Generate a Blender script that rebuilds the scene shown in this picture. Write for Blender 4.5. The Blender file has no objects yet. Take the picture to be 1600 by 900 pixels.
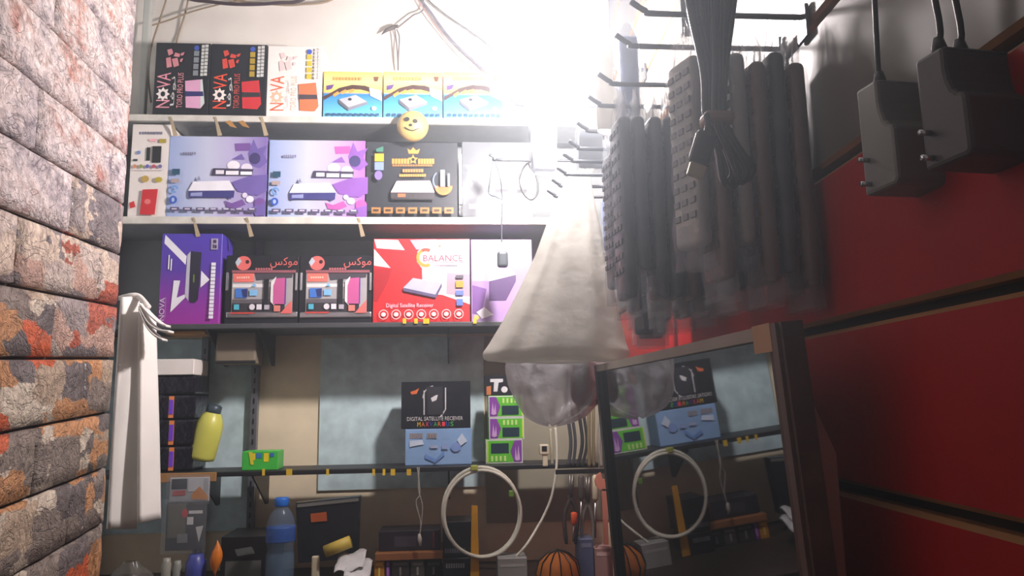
import bpy, bmesh, math, random
from mathutils import Vector, Matrix
random.seed(7)
SC = bpy.context.scene
COL = SC.collection
H = 1.45                      # eye height; all coordinates below are metres relative to the eye, H is added on linking

# ------------------------------------------------------------------ camera
F, YAW, PIT, ROL = 1155.0, math.radians(4.6), math.radians(8.75), math.radians(1.0)
FW = Vector((math.sin(YAW)*math.cos(PIT), math.cos(YAW)*math.cos(PIT), math.sin(PIT)))
_r0 = Vector((math.cos(YAW), -math.sin(YAW), 0)); _u0 = _r0.cross(FW)
RT = _r0*math.cos(ROL) - _u0*math.sin(ROL); UP = RT.cross(FW)
cd = bpy.data.cameras.new('camera'); cam = bpy.data.objects.new('camera', cd); COL.objects.link(cam)
cd.sensor_width = 36.0; cd.lens = F/1600*36; cd.clip_start = 0.02
M = Matrix((RT, UP, -FW)).transposed().to_4x4(); M.translation = (0, 0, H)
cam.matrix_world = M; SC.camera = cam
SC.cycles.max_bounces = 6; SC.cycles.diffuse_bounces = 3; SC.cycles.glossy_bounces = 3; SC.cycles.transparent_max_bounces = 10
# ------------------------------------------------------------------ world, exposure
SC.view_settings.view_transform = 'Standard'; SC.view_settings.look = 'None'
SC.view_settings.gamma = 1.0; SC.view_settings.use_curve_mapping = False
SC.view_settings.exposure = 0.14
wd = bpy.data.worlds.new('world'); SC.world = wd; wd.use_nodes = True
wd.node_tree.nodes['Background'].inputs[0].default_value = (0.80, 0.88, 1.0, 1)
wd.node_tree.nodes['Background'].inputs[1].default_value = 0.02
BULB = 930.0                  # radiance of the bare bulb's globe
BLOOM_HAZE = 0.072                  # thin haze added throughout the room, standing in for lens bloom round the bulb
_vs = wd.node_tree.nodes.new('ShaderNodeVolumeScatter')
_vs.inputs['Color'].default_value = (.80, .90, 1, 1); _vs.inputs['Density'].default_value = BLOOM_HAZE; _vs.inputs['Anisotropy'].default_value = .72
wd.node_tree.links.new(_vs.outputs[0], wd.node_tree.nodes['World Output'].inputs['Volume'])

def at(px, py, Y):
    d = FW + RT*((px-800)/F) - UP*((py-450)/F)
    return d*(Y/d.y)

# ------------------------------------------------------------------ materials
def lin(c):
    return tuple((v/12.92 if v <= .04045 else ((v+.055)/1.055)**2.4) for v in [x/255 for x in c])
MATS = {}
def mat(name, col, rough=.5, metal=0.0, var=.10, scale=14, bump=0.0, bscale=60, spec=.5, emit=0, trans=0, alpha=1, translucent=0, film=None, sheen=0):
    if name in MATS: return MATS[name]
    m = bpy.data.materials.new(name); m.use_nodes = True; MATS[name] = m
    nt = m.node_tree; N = nt.nodes; L = nt.links
    b = N['Principled BSDF']; out = N['Material Output']
    c = lin(col)
    tc = N.new('ShaderNodeTexCoord'); nz = N.new('ShaderNodeTexNoise')
    nz.inputs['Scale'].default_value = scale; nz.inputs['Detail'].default_value = 4
    L.new(tc.outputs['Object'], nz.inputs['Vector'])
    rp = N.new('ShaderNodeValToRGB')
    rp.color_ramp.elements[0].position = .3; rp.color_ramp.elements[1].position = .7
    rp.color_ramp.elements[0].color = (*[v*(1-var) for v in c], 1); rp.color_ramp.elements[1].color = (*[min(1, v*(1+var)) for v in c], 1)
    L.new(nz.outputs['Fac'], rp.inputs['Fac']); L.new(rp.outputs['Color'], b.inputs['Base Color'])
    b.inputs['Roughness'].default_value = rough; b.inputs['Metallic'].default_value = metal
    b.inputs['Specular IOR Level'].default_value = spec
    if trans: b.inputs['Transmission Weight'].default_value = trans; b.inputs['IOR'].default_value = 1.2
    if emit:
        L.new(rp.outputs['Color'], b.inputs['Emission Color']); b.inputs['Emission Strength'].default_value = emit
    if bump:
        n2 = N.new('ShaderNodeTexNoise'); n2.inputs['Scale'].default_value = bscale; n2.inputs['Detail'].default_value = 5
        L.new(tc.outputs['Object'], n2.inputs['Vector'])
        bp = N.new('ShaderNodeBump'); bp.inputs['Distance'].default_value = bump; L.new(n2.outputs['Fac'], bp.inputs['Height'])
        L.new(bp.outputs['Normal'], b.inputs['Normal'])
    if translucent:
        tr = N.new('ShaderNodeBsdfTranslucent'); mx = N.new('ShaderNodeMixShader'); mx.inputs[0].default_value = translucent
        L.new(rp.outputs['Color'], tr.inputs['Color']); L.new(b.outputs[0], mx.inputs[1]); L.new(tr.outputs[0], mx.inputs[2]); L.new(mx.outputs[0], out.inputs['Surface'])
    if film is not None:      # clear plastic film: mostly see-through with a constant share of sheen
        tr = N.new('ShaderNodeBsdfTransparent'); mx = N.new('ShaderNodeMixShader'); mx.inputs[0].default_value = film
        L.new(tr.outputs[0], mx.inputs[1]); L.new(b.outputs[0], mx.inputs[2]); L.new(mx.outputs[0], out.inputs['Surface'])
    return m
def ink(*col, rough=.42):
    return mat('ink_%d_%d_%d' % col, col, rough, var=.05, scale=40)
def ramp_mat(name, stops, axis='Z', rough=.4):
    """printed colour blend along one axis of the piece's own box"""
    if name in MATS: return MATS[name]
    m = bpy.data.materials.new(name); m.use_nodes = True; MATS[name] = m
    N = m.node_tree.nodes; L = m.node_tree.links; b = N['Principled BSDF']
    tc = N.new('ShaderNodeTexCoord'); sp = N.new('ShaderNodeSeparateXYZ'); rp = N.new('ShaderNodeValToRGB')
    L.new(tc.outputs['Generated'], sp.inputs[0]); L.new(sp.outputs[axis], rp.inputs[0]); L.new(rp.outputs[0], b.inputs['Base Color'])
    e = rp.color_ramp.elements
    while len(e) < len(stops): e.new(.5)
    for i, (p, c) in enumerate(stops): e[i].position = p; e[i].color = (*lin(c), 1)
    b.inputs['Roughness'].default_value = rough
    return m
def brick_mat(name, stops, vs, soft):
    """printed foam relief: stone patches (soft or hard-edged) with dark strokes and a fine crackle"""
    m = bpy.data.materials.new(name); m.use_nodes = True; MATS[name] = m
    N = m.node_tree.nodes; L = m.node_tree.links; b = N['Principled BSDF']
    tc = N.new('ShaderNodeTexCoord'); mp = N.new('ShaderNodeMapping'); mp.inputs['Scale'].default_value = (1, 1, 1.7)
    L.new(tc.outputs['Object'], mp.inputs[0])
    nz = N.new('ShaderNodeTexNoise'); nz.inputs['Scale'].default_value = 30; nz.inputs['Detail'].default_value = 6; L.new(mp.outputs[0], nz.inputs['Vector'])
    ad = N.new('ShaderNodeMixRGB'); ad.blend_type = 'LINEAR_LIGHT'; ad.inputs[0].default_value = .018
    L.new(mp.outputs[0], ad.inputs[1]); L.new(nz.outputs['Color'], ad.inputs[2])
    rp = N.new('ShaderNodeValToRGB'); e = rp.color_ramp.elements
    while len(e) < len(stops): e.new(.5)
    for i, (p, c) in enumerate(stops): e[i].position = p; e[i].color = (*lin(c), 1)
    if soft:
        ns = N.new('ShaderNodeTexNoise'); ns.inputs['Scale'].default_value = vs; ns.inputs['Detail'].default_value = 9; ns.inputs['Roughness'].default_value = .72
        L.new(mp.outputs[0], ns.inputs['Vector'])
        mr = N.new('ShaderNodeMapRange'); mr.inputs[1].default_value = .34; mr.inputs[2].default_value = .66; L.new(ns.outputs['Fac'], mr.inputs[0]); L.new(mr.outputs[0], rp.inputs[0])
    else:
        rp.color_ramp.interpolation = 'CONSTANT'
        vo = N.new('ShaderNodeTexVoronoi'); vo.distance = 'CHEBYCHEV'; vo.inputs['Scale'].default_value = vs; L.new(ad.outputs[0], vo.inputs['Vector'])
        sp = N.new('ShaderNodeSeparateColor'); L.new(vo.outputs['Color'], sp.inputs[0]); L.new(sp.outputs[0], rp.inputs[0])
    n2 = N.new('ShaderNodeTexNoise'); n2.inputs['Scale'].default_value = 75; n2.inputs['Detail'].default_value = 9; n2.inputs['Roughness'].default_value = .75; n2.inputs['Distortion'].default_value = .6
    L.new(tc.outputs['Object'], n2.inputs['Vector'])
    r2 = N.new('ShaderNodeValToRGB'); r2.color_ramp.elements[0].position = .36; r2.color_ramp.elements[1].position = .64
    r2.color_ramp.elements[0].color = (.42, .36, .35, 1); r2.color_ramp.elements[1].color = (1.3, 1.28, 1.28, 1)
    L.new(n2.outputs['Fac'], r2.inputs[0])
    # dark bent strokes
    wv = N.new('ShaderNodeTexNoise'); wv.inputs['Scale'].default_value = 16; wv.inputs['Detail'].default_value = 3; wv.inputs['Distortion'].default_value = 2.2; L.new(mp.outputs[0], wv.inputs['Vector'])
    r3 = N.new('ShaderNodeValToRGB'); e3 = r3.color_ramp.elements; e3.new(.5)
    for q, (p, c) in enumerate(((.475, 1), (.5, .38), (.525, 1))): e3[q].position = p; e3[q].color = (c, c, c, 1)
    L.new(wv.outputs['Fac'], r3.inputs[0])
    mu = N.new('ShaderNodeMixRGB'); mu.blend_type = 'MULTIPLY'; mu.inputs[0].default_value = .8
    L.new(rp.outputs[0], mu.inputs[1]); L.new(r2.outputs[0], mu.inputs[2])
    m2 = N.new('ShaderNodeMixRGB'); m2.blend_type = 'MULTIPLY'; m2.inputs[0].default_value = .8
    L.new(mu.outputs[0], m2.inputs[1]); L.new(r3.outputs[0], m2.inputs[2]); L.new(m2.outputs[0], b.inputs['Base Color'])
    b.inputs['Roughness'].default_value = .30
    n3 = N.new('ShaderNodeTexNoise'); n3.inputs['Scale'].default_value = 190; n3.inputs['Detail'].default_value = 5; n3.inputs['Distortion'].default_value = .5
    L.new(tc.outputs['Object'], n3.inputs['Vector'])
    m4 = N.new('ShaderNodeMath'); m4.operation = 'MULTIPLY_ADD'; m4.inputs[1].default_value = 1.2; L.new(n2.outputs['Fac'], m4.inputs[0]); L.new(n3.outputs['Fac'], m4.inputs[2])
    m5 = N.new('ShaderNodeMath'); m5.operation = 'MULTIPLY_ADD'; m5.inputs[1].default_value = .5; L.new(r3.outputs[0], m5.inputs[0]); L.new(m4.outputs[0], m5.inputs[2])
    bp = N.new('ShaderNodeBump'); bp.inputs['Distance'].default_value = .003; bp.inputs['Strength'].default_value = .9
    L.new(m5.outputs[0], bp.inputs['Height']); L.new(bp.outputs[0], b.inputs['Normal'])
    return m

# ------------------------------------------------------------------ mesh helpers
class MB:
    def __init__(s): s.v = []; s.f = []; s.fm = []; s.ms = []
    def mi(s, m):
        if m not in s.ms: s.ms.append(m)
        return s.ms.index(m)
    def add(s, vs, fs, m):
        o = len(s.v); i = s.mi(m)
        s.v += [Vector(p) for p in vs]; s.f += [tuple(o+k for k in f) for f in fs]; s.fm += [i]*len(fs)
        return s
    def obox(s, c, ax, ay, az, m):
        c, ax, ay, az = map(Vector, (c, ax, ay, az)); vs = []
        for k in (-1, 1):
            for j in (-1, 1):
                for i in (-1, 1): vs.append(c+ax*i+ay*j+az*k)
        return s.add(vs, [(0,2,3,1),(4,5,7,6),(0,1,5,4),(2,6,7,3),(0,4,6,2),(1,3,7,5)], m)
    def box(s, x0, x1, y0, y1, z0, z1, m):
        return s.obox(((x0+x1)/2, (y0+y1)/2, (z0+z1)/2), ((x1-x0)/2,0,0), (0,(y1-y0)/2,0), (0,0,(z1-z0)/2), m)
    def rbox(s, c, ax, ay, az, m, r=.003, seg=2):
        c, ax, ay, az = map(Vector, (c, ax, ay, az))
        hx, hy, hz = ax.length, ay.length, az.length; r = min(r, .95*min(hx, hy, hz))
        bm = bmesh.new(); bmesh.ops.create_cube(bm, size=2)
        for v in bm.verts: v.co = Vector((v.co.x*hx, v.co.y*hy, v.co.z*hz))
        bmesh.ops.bevel(bm, geom=bm.edges[:], offset=r, segments=seg, profile=.5, affect='EDGES')
        X, Yv, Z = ax.normalized(), ay.normalized(), az.normalized()
        bm.verts.index_update()
        s.add([c+X*v.co.x+Yv*v.co.y+Z*v.co.z for v in bm.verts], [[v.index for v in f.verts] for f in bm.faces], m); bm.free()
        return s
    def tube(s, pts, r, m, n=8, closed=False):
        pts = [Vector(p) for p in pts]; k = len(pts)
        rr = r if isinstance(r, (list, tuple)) else [r]*k
        T = []
        for i in range(k):
            a = pts[i-1] if (i or closed) else pts[0]; b = pts[(i+1) % k] if (i < k-1 or closed) else pts[-1]
            T.append((b-a).normalized())
        nrm = T[0].orthogonal().normalized(); vs = []; fs = []
        for i in range(k):
            nrm = (nrm - T[i]*nrm.dot(T[i])).normalized(); bn = T[i].cross(nrm)
            for j in range(n):
                a = 2*math.pi*j/n; vs.append(pts[i] + (nrm*math.cos(a)+bn*math.sin(a))*rr[i])
        for i in range(k if closed else k-1):
            for j in range(n):
                a, b = i*n+j, i*n+(j+1) % n; c, d = ((i+1) % k)*n+(j+1) % n, ((i+1) % k)*n+j
                fs.append((a, b, c, d))
        if not closed: fs += [tuple(range(n-1, -1, -1)), tuple((k-1)*n+j for j in range(n))]
        return s.add(vs, fs, m)
    def lathe(s, prof, c, m, n=20, X=(1,0,0), Y=(0,1,0), Z=(0,0,1)):
        c, X, Y, Z = map(Vector, (c, X, Y, Z)); vs = []; fs = []
        for r, z in prof:
            for j in range(n):
                a = 2*math.pi*j/n; vs.append(c+X*(r*math.cos(a))+Y*(r*math.sin(a))+Z*z)
        for i in range(len(prof)-1):
            for j in range(n): fs.append((i*n+j, i*n+(j+1) % n, (i+1)*n+(j+1) % n, (i+1)*n+j))
        fs += [tuple(range(n-1, -1, -1)), tuple((len(prof)-1)*n+j for j in range(n))]
        return s.add(vs, fs, m)
    def poly(s, pts, m): return s.add(pts, [tuple(range(len(pts)))], m)
    def prism(s, pts, d, m):
        pts = [Vector(p) for p in pts]; d = Vector(d); k = len(pts)
        fs = [tuple(range(k)), tuple(range(2*k-1, k-1, -1))] + [((i+1) % k, i, k+i, k+(i+1) % k) for i in range(k)]
        return s.add(pts + [p+d for p in pts], fs, m)
    def grid(s, fn, nu, nv, m, wrap=False):
        vs = [fn(i/(nu if wrap else nu-1), j/(nv-1)) for j in range(nv) for i in range(nu)]
        fs = []
        for j in range(nv-1):
            for i in range(nu if wrap else nu-1):
                fs.append((j*nu+i, j*nu+(i+1) % nu, (j+1)*nu+(i+1) % nu, (j+1)*nu+i))
        return s.add(vs, fs, m)
    def build(s, name, parent=None, smooth=False, org=None):
        if parent is not None: org = Vector(parent['_o'])
        elif org is None:
            lo = [min(v[i] for v in s.v) for i in range(3)]; hi = [max(v[i] for v in s.v) for i in range(3)]
            org = Vector(((lo[0]+hi[0])/2, (lo[1]+hi[1])/2, lo[2]))
        org = Vector(org)
        me = bpy.data.meshes.new(name); me.from_pydata([tuple(v-org) for v in s.v], [], s.f)
        for m in s.ms: me.materials.append(m)
        me.polygons.foreach_set('material_index', s.fm)
        if smooth: me.polygons.foreach_set('use_smooth', [True]*len(me.polygons))
        me.update()
        o = bpy.data.objects.new(name, me); COL.objects.link(o)
        if parent is not None: o.parent = parent
        else: o.location = org + Vector((0, 0, H))
        o['_o'] = tuple(org)
        return o
def empty(name, loc):
    o = bpy.data.objects.new(name, None); COL.objects.link(o); o.empty_display_size = .03
    o.location = Vector(loc)+Vector((0, 0, H)); o['_o'] = tuple(loc); return o
def tag(o, label=None, cat=None, group=None, kind=None):
    if label: o['label'] = label
    if cat: o['category'] = cat
    if group: o['group'] = group
    if kind: o['kind'] = kind
    return o
def copy_tree(o, parent=None, delta=(0,0,0), rz=0):
    c = o.copy(); COL.objects.link(c); c.parent = parent
    if parent is None: c.location = o.location + Vector(delta); c.rotation_euler.z = rz
    for ch in list(o.children): copy_tree(ch, c)
    return c
def spline(pts, k=8):
    pts = [Vector(p) for p in pts]; out = []
    for i in range(len(pts)-1):
        p0 = pts[max(i-1, 0)]; p1 = pts[i]; p2 = pts[i+1]; p3 = pts[min(i+2, len(pts)-1)]
        for j in range(k):
            t = j/k
            out.append(.5*((2*p1)+(p2-p0)*t+(2*p0-5*p1+4*p2-p3)*t*t+(3*p1-p0-3*p2+p3)*t**3))
    return out+[pts[-1]]
def cable(name, pix, r, m, label, cat='cable', group=None, k=8, parent=None, n=7):
    o = MB().tube(spline([at(*p) for p in pix], k), r, m, n).build(name, parent, smooth=True)
    if parent is None: tag(o, label, cat, group)
    return o
def text_mesh(s):
    c = bpy.data.curves.new('lettering', 'FONT'); c.body = s; c.resolution_u = 2
    o = bpy.data.objects.new('lettering', c); COL.objects.link(o)
    dg = bpy.context.evaluated_depsgraph_get(); dg.update()
    me = bpy.data.meshes.new_from_object(o.evaluated_get(dg))
    vs = [v.co.copy() for v in me.vertices]; fs = [tuple(p.vertices) for p in me.polygons]
    bpy.data.objects.remove(o); bpy.data.curves.remove(c); bpy.data.meshes.remove(me)
    return vs, fs

# ------------------------------------------------------------------ palette
M_white = mat('white_sheet', (236,232,226), .75, bump=.004, bscale=5, var=.04)
M_beige = mat('beige_board', (240,226,196), .7, var=.08)
M_olive = mat('olive_board', (150,146,128), .7, var=.08)
M_blue = mat('blue_marbled_board', (204,228,234), .55, var=.16, scale=26)
M_grey = mat('grey_paint', (150,156,158), .6)
M_shelf = mat('grey_shelf_metal', (158,162,162), .45, bump=.001)
M_edge = mat('pale_shelf_edge', (214,212,204), .5, var=.18, scale=20)
M_dark = mat('dark_metal', (34,34,36), .45)
M_black = mat('black_plastic', (22,22,25), .38)
M_blackm = mat('black_card', (26,28,36), .35)
M_red = mat('red_laminate', (160,4,8), .55, var=.06, spec=.3)
M_gl = mat('grey_laminate', (98,95,90), .5, var=.12, scale=6)
M_mdf = mat('raw_fibreboard', (150,108,66), .8)
M_chrome = mat('steel', (190,192,196), .25, metal=1)
M_hook = mat('grey_wire', (96,98,104), .35, metal=.8)
M_cable_w = mat('white_cable', (214,214,200), .5)
M_cable_b = mat('black_cable', (24,24,26), .4)
M_cable_t = mat('tan_cable', (150,132,110), .5)
M_card = mat('brown_cardboard', (168,124,74), .8)
M_wood = mat('dark_wood', (78,56,46), .55, var=.3, scale=30)
M_film = mat('clear_film', (150,156,164), .14, film=.26, bump=.003, bscale=70)
M_crinkle = mat('crinkled_film', (222,228,236), .16, film=.5, bump=.004, bscale=80)  # whiter film for the sleeve tops, their highlights put into the colour
M_yel = mat('yellow_tag', (226,190,40), .5)
M_bag = mat('white_bag_plastic', (206,204,196), .45, translucent=.5, bump=.002, bscale=30)
M_bagg = mat('grey_bag_plastic', (214,214,220), .2, film=.62, bump=.006, bscale=34)

# ================================================================== SETTING
YW = 1.93
fl = tag(MB().box(-1.2, .75, -.8, YW+.1, -1.50, -1.45, mat('floor_tile', (120,112,104), .5)).build('floor'), kind='structure')
ce = tag(MB().box(-1.2, .75, -.8, YW+.1, 1.35, 1.40, mat('ceiling_paint', (222,220,214), .8)).build('ceiling'), kind='structure')
# back wall, with the boards that line it as pieces
wb = tag(MB().box(-1.0, .62, YW, YW+.06, -1.45, 1.35, M_beige).build('wall_back'), kind='structure')
def board(name, l, r, zt, zb, m, t=.006):
    x0 = at(l, 640, YW).x if l is not None else -.86; x1 = at(r, 640, YW).x if r is not None else .44
    return MB().box(x0, x1, YW-t, YW-.0005, zb, zt, m).build(name, wb)
Z3, Z4 = at(500, 505, 1.75).z, at(500, 733, 1.75).z
Z1, Z2 = at(500, 184, 1.75).z, at(500, 340, 1.75).z
board('wall_board', None, 402, .17, -.30, M_blue)
board('wall_board', 500, 756, .17, -.21, M_blue)
board('wall_board', 758, None, .17, -.30, M_olive)
board('wall_board', None, None, .70, .20, M_grey)
wf = tag(MB().box(-1.2, .75, -.86, -.80, -1.45, 1.35, mat('front_wall_paint', (190,190,186), .8)).build('wall_front'), kind='structure')
wa = tag(MB().box(-.90, -.86, 1.10, YW, -1.45, 1.35, mat('alcove_paint', (196,204,206), .7)).build('wall_alcove'), kind='structure')
# creased white sheet pinned up above the top shelf
def sheet(u, v):
    x = -.84+u*1.27; z = Z1+.01+v*(1.33-Z1)
    y = 1.872 + .006*math.sin(z*38+x*5)*math.sin(x*3.1+1) + .004*math.sin(x*17+z*9)
    return (x, y, z)
o = MB().grid(sheet, 60, 40, M_white).build('white_sheet', smooth=True)
md = o.modifiers.new('thick', 'SOLIDIFY'); md.thickness = .002; md.offset = 1
tag(o, 'creased white sheet lining the wall above the top shelf', 'sheet')
trunk = MB().rbox(at(229, 60, 1.83)+Vector((0,0,-.02)), (.009,0,0), (0,.009,0), (0,0,.28), mat('grey_trunking', (190,194,190), .5), .003).build('cable_trunking')
tag(trunk, 'pale grey vertical cable trunking beside the black and pink box', 'trunking')

# ---- right wall: slat panels
wdir = Vector((.052, 1, 0)).normalized(); wn = Vector((-1, .052, 0)).normalized()   # wn points into the room
def rw(y, z=0, off=0): return Vector((.335+.052*y, y, z)) + wn*off
wr = MB()
wr.obox(rw(.75, -.05)-wn*.035, wdir*1.32, wn*.02, (0,0,1.40), mat('groove_dark', (40,30,24), .8))
wr = tag(wr.build('wall_right'), kind='structure')
GR = [.0685+.1555*k for k in range(-9, 9)]           # groove heights
bounds = [-1.45]+[g for g in GR if -1.45 < g < 1.30]+[1.35]
for a, b in zip(bounds[:-1], bounds[1:]):
    m = M_red if b < .24 else M_gl
    z0, z1 = a+(.0045 if a > -1.44 else 0), b-(.0045 if b < 1.34 else 0)
    p0 = rw(-.5); mb = MB()
    prof = [(-.015, z0), (-.004, z0), (0, z0+.004), (0, z1-.004), (-.004, z1), (-.015, z1)]
    L = wdir*2.55
    pts = [p0+wn*d+Vector((0, 0, z)) for d, z in prof]
    k = len(pts)
    mb.add(pts+[p+L for p in pts], [(2,3,k+3,k+2)], m)
    mb.add(pts+[p+L for p in pts], [(0,1,k+1,k),(1,2,k+2,k+1),(3,4,k+4,k+3),(4,5,k+5,k+4),(5,0,k,k+5),tuple(range(k)),tuple(range(2*k-1,k-1,-1))], M_mdf)
    mb.build('slat_panel', wr)

# ---- left wall: rounded pillar faced with foam brick relief
R_ARC, Y_ARC = .045, 1.135
ldir = Vector((-.0922, .9957, 0)); lnrm = Vector((.9957, .0922, 0))
Y_BEG = -.30
S_ARC = (Y_ARC-Y_BEG)/ldir.y
def lsurf(s, z, off=0):
    """point on the pillar: s along the face from Y_BEG, round the far corner, then back to the left"""
    p0 = Vector((-.40-.0926*Y_BEG, Y_BEG, 0))
    if s <= S_ARC: p = p0+ldir*s; n = lnrm
    else:
        a = min((s-S_ARC)/R_ARC, math.radians(100)); c = p0+ldir*S_ARC-lnrm*R_ARC
        n = lnrm*math.cos(a)+ldir*math.sin(a); p = c+n*R_ARC
        ex = s-S_ARC-R_ARC*math.radians(100)
        if ex > 0: p = p+(-lnrm*math.sin(a)*1+ldir*math.cos(a))*ex
    return Vector((p.x, p.y, z))+n*off
SMAX = S_ARC+R_ARC*math.radians(100)+.25
M_mort = mat('mortar_groove', (46,30,24), .8)
ss = [SMAX*i/80 for i in range(81)]
mb = MB()
mb.grid(lambda u, v: lsurf(u*SMAX, -1.45+v*2.80, -.004), 90, 2, M_mort)
wl = tag(mb.build('wall_left'), kind='structure')
B1 = brick_mat('brick_pale', [(0,(124,114,122)),(.25,(184,174,178)),(.5,(226,214,212)),(.66,(206,188,184)),(.82,(192,150,140)),(1,(176,108,92))], 9, True)  # upper bricks: printed pale pattern, with some of the glare put into the colour
B2 = brick_mat('brick_mixed', [(0,(158,148,146)),(.22,(204,190,180)),(.42,(200,166,150)),(.56,(184,96,72)),(.68,(132,124,126)),(.82,(216,198,180))], 13, False)
B3 = brick_mat('brick_rusty', [(0,(140,128,120)),(.2,(212,100,58)),(.34,(184,164,142)),(.52,(112,104,104)),(.66,(200,146,100)),(.82,(214,202,184))], 13, False)
CH, BL = .079, .235
for k in range(-7, 10):
    v0, v1 = .005+CH*k+.0014, .005+CH*(k+1)-.0014
    if v1 > .98-.06: continue
    yj = .840+.0115*(k-2)-(0 if k % 2 else BL/2)
    edges = [ (yj+BL*n-Y_BEG)/ldir.y for n in range(-6, 5)]
    for e0, e1 in zip(edges[:-1], edges[1:]):
        s0, s1 = max(e0+.0012, 0), min(e1-.0012, SMAX)
        if s1-s0 < .02: continue
        rnd = random.Random(k*31+int(s0*100)); ph = rnd.random()*9
        def bf(u, v):
            s = s0+(s1-s0)*u; vv = v0+(v1-v0)*v
            ed = min(u*(s1-s0), (1-u)*(s1-s0), v*(v1-v0), (1-v)*(v1-v0))
            off = (.0028+.0012*math.sin(s*70+ph+vv*33)*math.sin(vv*95+ph*2)) if ed > .001 else -.003
            return lsurf(s, vv+.0602*(s*ldir.y+Y_BEG), off)
        nu = 15 if s1 > S_ARC-.01 else 11
        eu, ev = .0016/(s1-s0), .0016/(v1-v0)
        US = [0, eu]+[eu+(1-2*eu)*q/(nu-3) for q in range(1, nu-3)]+[1-eu, 1]; VS = [0, ev, .27, .5, .73, 1-ev, 1]
        mb = MB().grid(lambda a, b: bf(US[round(a*(nu-1))], VS[round(b*6)]), nu, 7, (B1 if v0 > .16+rnd.random()*.2-.1 else (B2 if v0 > -.02+rnd.random()*.1-.05 else B3)))
        mb.build('brick', wl, smooth=True)

# ================================================================== LAMP
bp_ = at(870, 84, 1.25)
lamp = empty('light_bulb', bp_)
tag(lamp, 'glaring bare light bulb hanging on a cord before the shelves', 'light bulb')
gm = bpy.data.materials.new('bulb_glow'); gm.use_nodes = True
N = gm.node_tree.nodes; N.remove(N['Principled BSDF']); em = N.new('ShaderNodeEmission')
tcn = N.new('ShaderNodeBlackbody'); tcn.inputs[0].default_value = 6100
gm.node_tree.links.new(tcn.outputs[0], em.inputs[0]); em.inputs[1].default_value = BULB
gm.node_tree.links.new(em.outputs[0], N['Material Output'].inputs[0])
prof = [(.002,-.034),(.014,-.031),(.024,-.022),(.030,-.006),(.0295,.008),(.025,.022),(.019,.034)]
MB().lathe(prof, bp_, gm, 16).build('globe', lamp, smooth=True)
MB().lathe([(.0195,.034),(.021,.040),(.020,.060),(.015,.066)], bp_, mat('bulb_collar', (225,225,222), .4), 16).build('collar', lamp, smooth=True)
MB().lathe([(.014,.064),(.0185,.068),(.0185,.098),(.010,.112),(.004,.116)], bp_, mat('lamp_holder', (230,228,220), .45), 16).build('lamp_holder', lamp, smooth=True)
MB().tube([bp_+Vector((0,0,.112)), bp_+Vector((.004,.002,.25)), Vector((bp_.x+.002, bp_.y, 1.35))], .003, M_cable_w, 6).build('cord', lamp, smooth=True)

# ================================================================== SHELVES
SX0, SX1 = -.855, .335
def shelf(z, label, edge_m, thick, y0=1.745, y1=1.925, body=M_shelf, x1=SX1):
    root = empty('shelf', ((SX0+x1)/2, y0, z)); tag(root, label, 'shelf')
    MB().box(SX0, x1, y0+.004, y1, z-thick, z, body).build('board', root)
    MB().rbox(((SX0+x1)/2, y0, z-thick/2), ((x1-SX0)/2,0,0), (0,.004,0), (0,0,thick/2), edge_m, .002).build('front_edge', root)
    return root
s1 = shelf(Z1, 'pale metal top shelf carrying the black and the blue boxes', M_edge, .016, y1=1.868)
s2 = shelf(Z2, 'pale metal shelf under the lavender receiver boxes', M_edge, .018)
s3 = shelf(Z3, 'dark metal shelf under the purple and red boxes', mat('dark_shelf_edge', (70,72,76), .4), .012, body=mat('dark_shelf_board', (60,62,66), .5))
s4 = shelf(Z4, 'dark-edged shelf holding the yellow bottle and stacked green boxes', mat('black_shelf_edge', (30,31,34), .4), .011, y1=1.865, body=mat('black_shelf_board', (34,35,38), .5))
for s, z in ((s1, Z1), (s2, Z2)):                              # torn film and tape under the edges
    for px in ((266, 336, 408) if s is s1 else (302, 385, 560)):
        p = at(px, 190 if s is s1 else 348, 1.739); w = random.uniform(.002, .004)
        pts = [p+Vector((-w,0,.012)), p+Vector((w,0,.012)), p+Vector((w+.012,.012,-.03)), p+Vector((w+.002,.012,-.032))]
        MB().prism(pts, (0,-.0012,0), mat('old_tape', (176,160,132), .5)).build('tape_strip', s)
for px in (352, 372):
    p = at(px, 190, 1.737)
    MB().prism([p, p+Vector((.012,0,.003)), p+Vector((.028,0,-.016)), p+Vector((.012,0,-.012))], (0,-.001,0), mat('brown_tape', (176,130,70), .5)).build('tape_strip', s1)
for px in (632, 650, 664, 668, 742):
    p = at(px, 501, 1.738); MB().box(p.x-.004, p.x+.004, p.y-.0015, p.y, p.z-.007, p.z+.005, M_yel).build('price_clip', s3)
for px in (412, 452, 512, 584, 600, 614, 639):
    p = at(px, 737, 1.738); w = random.choice((.003, .005, .0065)); MB().box(p.x-w, p.x+w, p.y-.0015, p.y, p.z-.008, p.z+.006, M_yel).build('price_clip', s4)
# slotted uprights
for px, lab in ((398, 'slotted steel upright between the blue and beige wall boards'), (318, 'slotted steel upright behind the leaning yellow bottle')):
    p = at(px, 640, 1.915)
    u = MB().box(p.x-.008, p.x+.008, 1.905, 1.9235, at(440,922,1.70).z+.001, Z2-.02, mat('upright_steel', (120,124,134), .4, metal=.5)).build('shelf_upright')
    tag(u, lab, 'upright')
    for i in range(24):
        z = Z4-.30+i*.025
        MB().box(p.x-.0018, p.x+.0018, 1.9035, 1.9049, z, z+.013, M_black).build('slot', u)
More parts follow.
